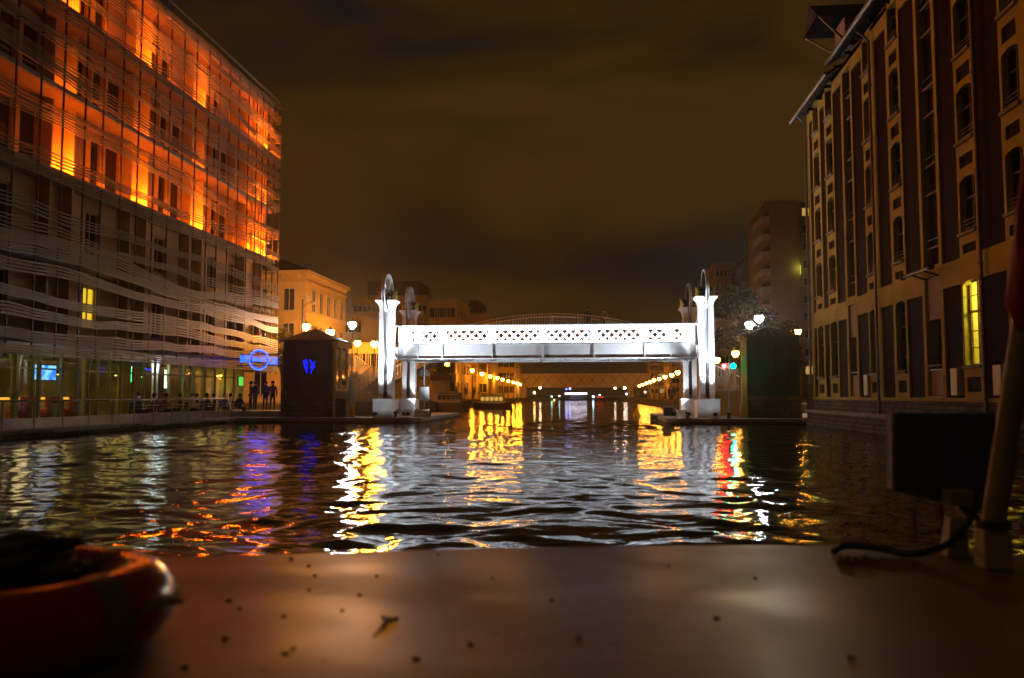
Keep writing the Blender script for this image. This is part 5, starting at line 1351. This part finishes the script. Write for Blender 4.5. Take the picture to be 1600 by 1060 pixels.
# small distant lights
def spot(px, py, Y, col, s, lbl, r=.12):
    p = at(px, py, Y=Y); T = thing('far_lamp', lbl, 'lamp', (p.x, Y, 0 if Y > 230 and 820 < px < 985 else BZ)); z = p.z - T.location.z
    mb = MB(); mb.ball((0, 0, z), r, em('spot_%d_%d' % (px, py), col, s), 8); mb.build('bulb', T)
    mb = MB(); mb.tube([(0, 0, 0), (0, 0, z - r)], .04, dark_metal, 5); mb.build('pole', T)
mb = MB(); mb.box(-60, 60, 262, 300, -1, .5, stone_x); structure(mb, 'far_quay')
for (px, py, col, s, r, lb) in ((885, 608.5, (.05, .05, 1.), 25, .25, 'blue lamp under the far bridge, left of a pair'), (890.5, 607.5, (.2, .3, 1.), 20, .25, 'blue lamp under the far bridge, right of a pair'), (862, 620, (.4, .8, .7), 10, .25, 'pale green lamp left of the bright awning'),
        (866, 625, (1., .8, .1), 10, .2, 'yellow lamp low by the water left of the awning'), (874, 619, (.6, .9, .9), 8, .22, 'pale lamp just left of the bright awning'), (927, 620, (.6, .9, 1.), 14, .3, 'pale cyan lamp right of the bright awning'), (937, 618, (.5, .8, 1.), 12, .25, 'cyan lamp farther right of the bright awning'),
        (844, 606, (1., .6, .3), 40, .3, 'orange lamp at the left foot of the far bridge'), (961, 607, (1., .6, .4), 40, .22, 'orange lamp at the right underside of the far bridge'), (976, 606.5, (1., .6, .3), 40, .3, 'brighter orange lamp at the right foot of the far bridge'),
        (835, 614, (1., .55, .15), 40, .25, 'orange lamp below the left end of the far bridge'), (979, 616, (.9, .8, 1.), 20, .18, 'white lamp on the right quay below the far bridge'), (1008, 613, (1., .6, .2), 25, .2, 'low orange lamp on the right quay')):
    spot(px, py, 262 if 850 < px < 950 else 214, col, s, lb, r)
# people on the far quays
rg = random.Random(8)
pos = [(713, -17.5), (728, -18), (740, -18.3), (748, -19.5), (1046, 9.6), (1050, 9.9), (1054, 9.7), (1040, 9.5), (1001, 9.4), (986, 9.2)]
for i, (px, X_) in enumerate(pos):
    y = YX(px, X_); person((X_, y, BZ), rg.uniform(0, 6), 'walk' if i % 2 else 'stand', ('q%d' % (i % 4), ((.03, .03, .03), (.12, .05, .03), (.05, .06, .09), (.2, .15, .1))[i % 4]), ('jeans', (.03, .04, .08)),
        ['dark figure standing on the left quay beyond the bridge', 'figure in brown walking on the left quay beyond the bridge', 'figure in blue on the left quay beyond the bridge', 'figure in tan walking close to the left quay houses', 'leftmost of three figures near the first right quay lamp', 'middle of three figures near the first right quay lamp', 'rightmost of three figures near the first right quay lamp', 'figure in tan walking under the third right quay lamp', 'figure alone at the far end of the right quay', 'tiny figure by the far bridge on the right quay'][i])
# dark quay bushes / awnings on left far bank
mb = MB(); a, b = XY(672, 88), XY(697, 88); mb.box(a, b, 88, 90, BZ + 2.2, BZ + 2.9, pm('plum_awning', (.15, .05, .06), .7)); mb.box(a + .1, b - .1, 88.5, 90.5, BZ, BZ + 2.2, pm('stall_wall', (.4, .3, .18), .8)); tag(mb.build('pavilion'), 'small pavilion with a plum roof on the left bank', 'pavilion')

# ------------------------------------------------------------------ FOREGROUND: barge deck
DZ = H - .55
def deck():
    T = thing('barge', 'wet brown steel barge deck filling the bottom of the picture', 'boat')
    edge = [(-260, 884), (0, 878), (230, 872), (450, 866), (700, 858.5), (950, 854), (1200, 852), (1400, 856), (1600, 868), (1900, 895)]
    P = [at(px, py, Z=DZ) for px, py in edge]
    me = bpy.data.materials.new('wet_deck_paint'); me.use_nodes = True; t = me.node_tree; b = t.nodes['Principled BSDF']
    tx = t.nodes.new('ShaderNodeTexCoord')
    def noise_(sc, det=5, st=(1, 1, 1), dist=0):
        mp1 = t.nodes.new('ShaderNodeMapping'); mp1.inputs['Scale'].default_value = st; t.links.new(tx.outputs['Object'], mp1.inputs[0])
        n = t.nodes.new('ShaderNodeTexNoise'); n.inputs['Scale'].default_value = sc; n.inputs['Detail'].default_value = det; n.inputs['Distortion'].default_value = dist; t.links.new(mp1.outputs[0], n.inputs['Vector']); return n
    def ramp(n, p0, c0, p1, c1):
        r = t.nodes.new('ShaderNodeValToRGB'); r.color_ramp.elements[0].position = p0; r.color_ramp.elements[0].color = c0; r.color_ramp.elements[1].position = p1; r.color_ramp.elements[1].color = c1; t.links.new(n.outputs['Fac'], r.inputs['Fac']); return r
    a = ramp(noise_(2.5, 7, (1, 1.3, 1)), .3, (.15, .098, .032, 1), .72, (.22, .148, .05, 1))
    sp = ramp(noise_(34, 3), .69, (0, 0, 0, 1), .74, (1, 1, 1, 1))
    mx = t.nodes.new('ShaderNodeMix'); mx.data_type = 'RGBA'; t.links.new(sp.outputs['Color'], mx.inputs[0]); t.links.new(a.outputs['Color'], mx.inputs[6]); mx.inputs[7].default_value = (.03, .022, .012, 1)
    t.links.new(mx.outputs[2], b.inputs['Base Color'])
    ro = ramp(noise_(1.6, 6, (1, 1.4, 1), .5), .35, (.38, .38, .38, 1), .68, (.56, .56, .56, 1)); t.links.new(ro.outputs['Color'], b.inputs['Roughness'])
    b.inputs['Specular IOR Level'].default_value = .07; b.inputs['Specular Tint'].default_value = (1, .72, .38, 1)
    bn = noise_(4, 4, (1, 1.2, 1)); bu = t.nodes.new('ShaderNodeBump'); bu.inputs['Strength'].default_value = .12; bu.inputs['Distance'].default_value = .02; t.links.new(bn.outputs['Fac'], bu.inputs['Height']); t.links.new(bu.outputs[0], b.inputs['Normal'])
    mb = MB(); n = len(P); vs = []
    prof = [(.0, 0), (.012, -.004), (.02, -.015), (.022, -.09), (.0, -.6)]
    for (o, dz) in prof: vs += [(p.x, p.y + o, DZ + dz) for p in P]
    fs = [(j * n + i, j * n + i + 1, (j + 1) * n + i + 1, (j + 1) * n + i) for j in range(len(prof) - 1) for i in range(n - 1)]
    k = len(vs); vs += [(p.x, -3.0, DZ) for p in P]
    fs += [(i, i + 1, k + i + 1, k + i) for i in range(n - 1)]
    mb.add(vs, fs, me); mb.build('deck', T, smooth=True)
deck()
# debris on deck
leafm = pm('wet_debris', (.03, .02, .01), .7)
def debris(px, py, s, rz, lbl):
    p = at(px, py, Z=DZ); mb = MB(); rg = random.Random(int(px * 7 + py)); n = 8; top = []; bot = []
    for k in range(n):
        a = 6.283 * k / n; r = s * rg.uniform(.5, 1.1); top.append((r * math.cos(a) * .7, r * math.sin(a) * .5, .006)); bot.append((r * math.cos(a), r * math.sin(a) * .7, .0005))
    mb.add(bot + top, [tuple(range(n, 2 * n))] + [(k, (k + 1) % n, n + (k + 1) % n, n + k) for k in range(n)], leafm)
    tag(mb.build('dead_leaf', loc=(p.x, p.y, DZ), rz=rz), lbl, 'leaf', 'wet leaves and grit scattered on the barge deck')
for i, (px, py, s) in enumerate(((455, 874, .006), (483, 886, .008), (492, 901, .007), (483, 924, .006), (588, 902, .009), (562, 932, .008), (535, 956, .007), (358, 940, .01), (375, 953, .008), (350, 1000, .01), (445, 1024, .012), (458, 1016, .01), (650, 1032, .012), (443, 965, .006),
        (862, 940, .008), (905, 1000, .01), (1120, 968, .009), (1045, 886, .006), (1180, 905, .007), (770, 905, .006), (685, 868, .006), (735, 1010, .012), (1330, 1030, .01), (290, 1045, .01))):
    debris(px, py, s * 1.1, i, 'small dark wet leaf or grit lying flat on the barge deck')
# the upright dark twig stain on the deck
p = at(595, 985, Z=DZ); mb = MB(); mb.tube([(-.004, .09, .004), (.002, .03, .005), (0, -.06, .003)], [.006, .006, .002], leafm, 6); mb.tube([(.002, .05, .006), (-.02, .1, .004)], [.004, .005], leafm, 6); mb.tube([(.002, .05, .006), (.018, .09, .004)], [.004, .005], leafm, 6)
tag(mb.build('twig', loc=(p.x, p.y, DZ)), 'forked dark twig lying on the wet deck', 'twig')

def life_ring():
    c = at(12, 950, Z=DZ + .09)
    T = thing('life_ring', 'orange red life ring with pale bands lying on the deck at bottom left', 'life ring', (c.x, c.y, DZ + .088))
    om = pm('ring_red', (.36, .02, .008), .2, var=.12, scale=6)
    mb = MB(); mb.torus((0, 0, 0), .255, .088, om, 'Z', 64, 18); mb.build('ring', T, smooth=True)
    wm = pm('ring_band', (.16, .15, .1), .5)
    for a in (-18, 62, 140, 250):
        mb = MB(); mb.torus((0, 0, 0), .255, .0905, wm, 'Z', 8, 18, a - 6, a + 6); mb.build('band', T, smooth=True)
    rm = pm('grab_rope', (.3, .3, .26), .8, bump=.3, bscale=200)
    pts = []
    for i in range(61):
        a = R(6 * i); rr = .33 + .02 * math.sin(a * 4 + .7); pts.append((rr * math.cos(a), rr * math.sin(a), .01 + .012 * math.cos(a * 8)))
    mb = MB(); mb.tube(pts, .011, rm, 6, False); mb.build('grab_rope', T, smooth=True)
life_ring()
def rope_coil():
    c = at(22, 905, Z=DZ + .13); T = thing('rope_coil', 'coil of dark blue and grey rope heaped on the life ring', 'rope', (c.x, c.y, DZ + .12))
    for j, (m, off) in enumerate(((pm('blue_rope', (.02, .035, .1), .8), 0), (pm('grey_rope', (.17, .18, .15), .8), .4))):
        pts = []
        for i in range(120):
            a = i * .32 + off; rr = .085 + .03 * math.sin(i * .11 + j) + .012 * math.sin(i * .7); pts.append((rr * math.cos(a) * 1.2 - .02 * j, rr * math.sin(a) + .015 * j, .012 + .00065 * i + .01 * math.sin(i * .5 + j)))
        mb = MB(); mb.tube(pts, .013, m, 7); mb.build('rope_strand', T, smooth=True)
rope_coil()
# flag pole with socket, tarpaulin-covered box, plinth and cable on the right
def flagpole():
    b = at(1553, 888, Z=DZ); T = thing('flag_staff', 'leaning pale wooden staff with a furled red flag in a white socket', 'flag staff', (b.x, b.y, DZ))
    sc = b.y / 1300
    mb = MB(); mb.box(-.043, .043, -.04, .04, 0, .125, pm('socket_white', (.42, .36, .2), .6)); mb.build('socket', T, bevel=.006)
    top = at(1640, 250, Y=b.y + .1) - Vector((b.x, b.y, DZ)); bot = Vector((-.0, 0, .12))
    mb = MB(); mb.tube([bot, bot + (top - bot) * .5, top], [.036, .037, .038], pm('pale_wood_staff', (.24, .19, .085), .6, var=.25, scale=9), 14); mb.build('staff', T, smooth=True)
    mb = MB(); mb.lathe([(.05, .125), (.05, .15), (.045, .15)], (0, 0, 0), black_paint, 12); mb.build('collar', T)
    p = [at(1590, 515, Y=b.y + .05), at(1592, 470, Y=b.y + .05), at(1604, 410, Y=b.y + .05), at(1612, 340, Y=b.y + .05), at(1625, 250, Y=b.y + .05)]
    o = Vector((b.x, b.y, DZ)); mb = MB(); n = 14; vs = []
    for i, q in enumerate(p):
        r = (.012, .05, .062, .07, .06)[i]
        for k in range(n): a = 6.283 * k / n; rr = r * (1 + .22 * math.sin(3 * a + i)); vs.append(tuple(q - o + Vector((rr * math.cos(a), rr * math.sin(a) - .03, .012 * math.sin(2 * a)))))
    fs = [(i * n + k, i * n + (k + 1) % n, (i + 1) * n + (k + 1) % n, (i + 1) * n + k) for i in range(len(p) - 1) for k in range(n)] + [tuple(range(n))]
    mb.add(vs, fs, pm('red_flag', (.28, .012, .008), .8)); mb.build('flag', T, smooth=True)
flagpole()
def covered_box():
    Yb = 3.35; c = at(1476, 790, Y=Yb); T = thing('covered_box', 'dark navy boxed panel on thin legs at the right deck edge', 'box', (c.x, Yb, DZ)); o = Vector((c.x, Yb, DZ))
    tl, tr_, bl, br = [at(*q, Y=Yb) - o for q in ((1398, 646), (1557, 646), (1398, 768), (1557, 806))]
    nv = pm('navy_tarp', (.07, .09, .34), .6, var=.4, scale=7, bump=.5, bscale=12)
    mb = MB(); D = Vector((0, .1, 0)); vs = [tl, tr_, br, bl, tl + D, tr_ + D, br + D, bl + D]
    mb.add(vs, [(0, 1, 2, 3), (7, 6, 5, 4), (0, 4, 5, 1), (1, 5, 6, 2), (2, 6, 7, 3), (3, 7, 4, 0)], nv); mb.build('panel', T, bevel=.006)
    mb = MB(); mb.tube([tl + Vector((-.006, -.004, 0)), bl + Vector((-.006, -.004, 0))], .006, grey_metal, 6); mb.build('edge_strip', T)
    for px in (1427, 1470):
        p = at(px, 790, Y=Yb + .03) - o; mb = MB(); mb.tube([p, (p.x + .004, -.12, 0.0) if False else (p.x + .004, p.y, 0)], .008, grey_metal, 6); mb.build('leg', T)
    # bracket box and wedge post
    a, b = at(1484, 767, Y=Yb - .1) - o, at(1523, 793, Y=Yb - .1) - o
    pw_ = pm('post_cream', (.3, .26, .15), .6)
    mb = MB(); mb.box(a.x, b.x, a.y, a.y + .08, b.z, a.z, pw_); mb.build('bracket', T, bevel=.005)
    b0, b1 = at(1480, 866, Y=3.0) - o, at(1516, 874, Y=3.0) - o; t0, t1 = at(1482, 808, Y=3.05) - o, at(1508, 812, Y=3.05) - o
    mb = MB(); mb.frustum(b0.x, b1.x, -.35, -.27, 0.0, t0.x, t1.x, -.32, -.27, t0.z, pw_); mb.build('post', T, bevel=.004); mb = MB(); mb.frustum(a.x + .02, b.x - .02, -.2, -.11, t0.z - .02, a.x + .02, b.x - .02, -.12, -.1, b.z, black_paint); mb.build('strut', T, bevel=.004)
covered_box()
pts = [at(1303, 862, Z=DZ + .01), at(1325, 853, Z=DZ + .02), at(1380, 858, Z=DZ + .02), at(1420, 866, Z=DZ + .015), at(1465, 858, Y=2.95), at(1500, 835, Y=3.0), at(1522, 800, Y=3.1), at(1526, 775, Y=3.2)]
sm = []
for i in range(len(pts) - 1):
    for k in range(5):
        t = k / 5; p0 = pts[max(i - 1, 0)]; p1, p2 = pts[i], pts[i + 1]; p3 = pts[min(i + 2, len(pts) - 1)]
        sm.append(.5 * ((2 * p1) + (p2 - p0) * t + (2 * p0 - 5 * p1 + 4 * p2 - p3) * t * t + (3 * p1 - p0 - 3 * p2 + p3) * t ** 3))
mb = MB(); mb.tube(sm, .012, pm('black_cable', (.012, .014, .02), .5), 8); tag(mb.build('cable', smooth=True), 'thick black cable sagging from the box onto the deck', 'cable')
T = thing('cable_clip', 'row of small pale connector lugs at the cable end on the deck', 'connector', at(1335, 876, Z=DZ))
for i, px in enumerate((1312, 1323, 1336, 1350)):
    p = at(px, 880 - i * .5, Z=DZ) - T.location; mb = MB(); mb.box(p.x - .008, p.x + .008, p.y - .01, p.y + .03, .0, .022 + .004 * (i % 2), pm('connector_pale', (.3, .26, .14), .6)); mb.build('lug', T, bevel=.003)

# ------------------------------------------------------------------ thin haze volume, added to give the lamps halos
def haze(dens):
    m = bpy.data.materials.new('haze_air'); m.use_nodes = True; t = m.node_tree; t.nodes.clear()
    o = t.nodes.new('ShaderNodeOutputMaterial'); v = t.nodes.new('ShaderNodeVolumePrincipled'); v.inputs['Color'].default_value = (.9, .9, .9, 1)
    v.inputs['Density'].default_value = dens; v.inputs['Anisotropy'].default_value = .82; t.links.new(v.outputs[0], o.inputs['Volume'])
    mb = MB(); mb.box(-905, 905, -65, 1605, -4, 60, m); ob = mb.build('haze'); ob['kind'] = 'stuff'; tag(ob, 'faint haze added to make a glow around the lamps', 'haze')
haze(.0006)
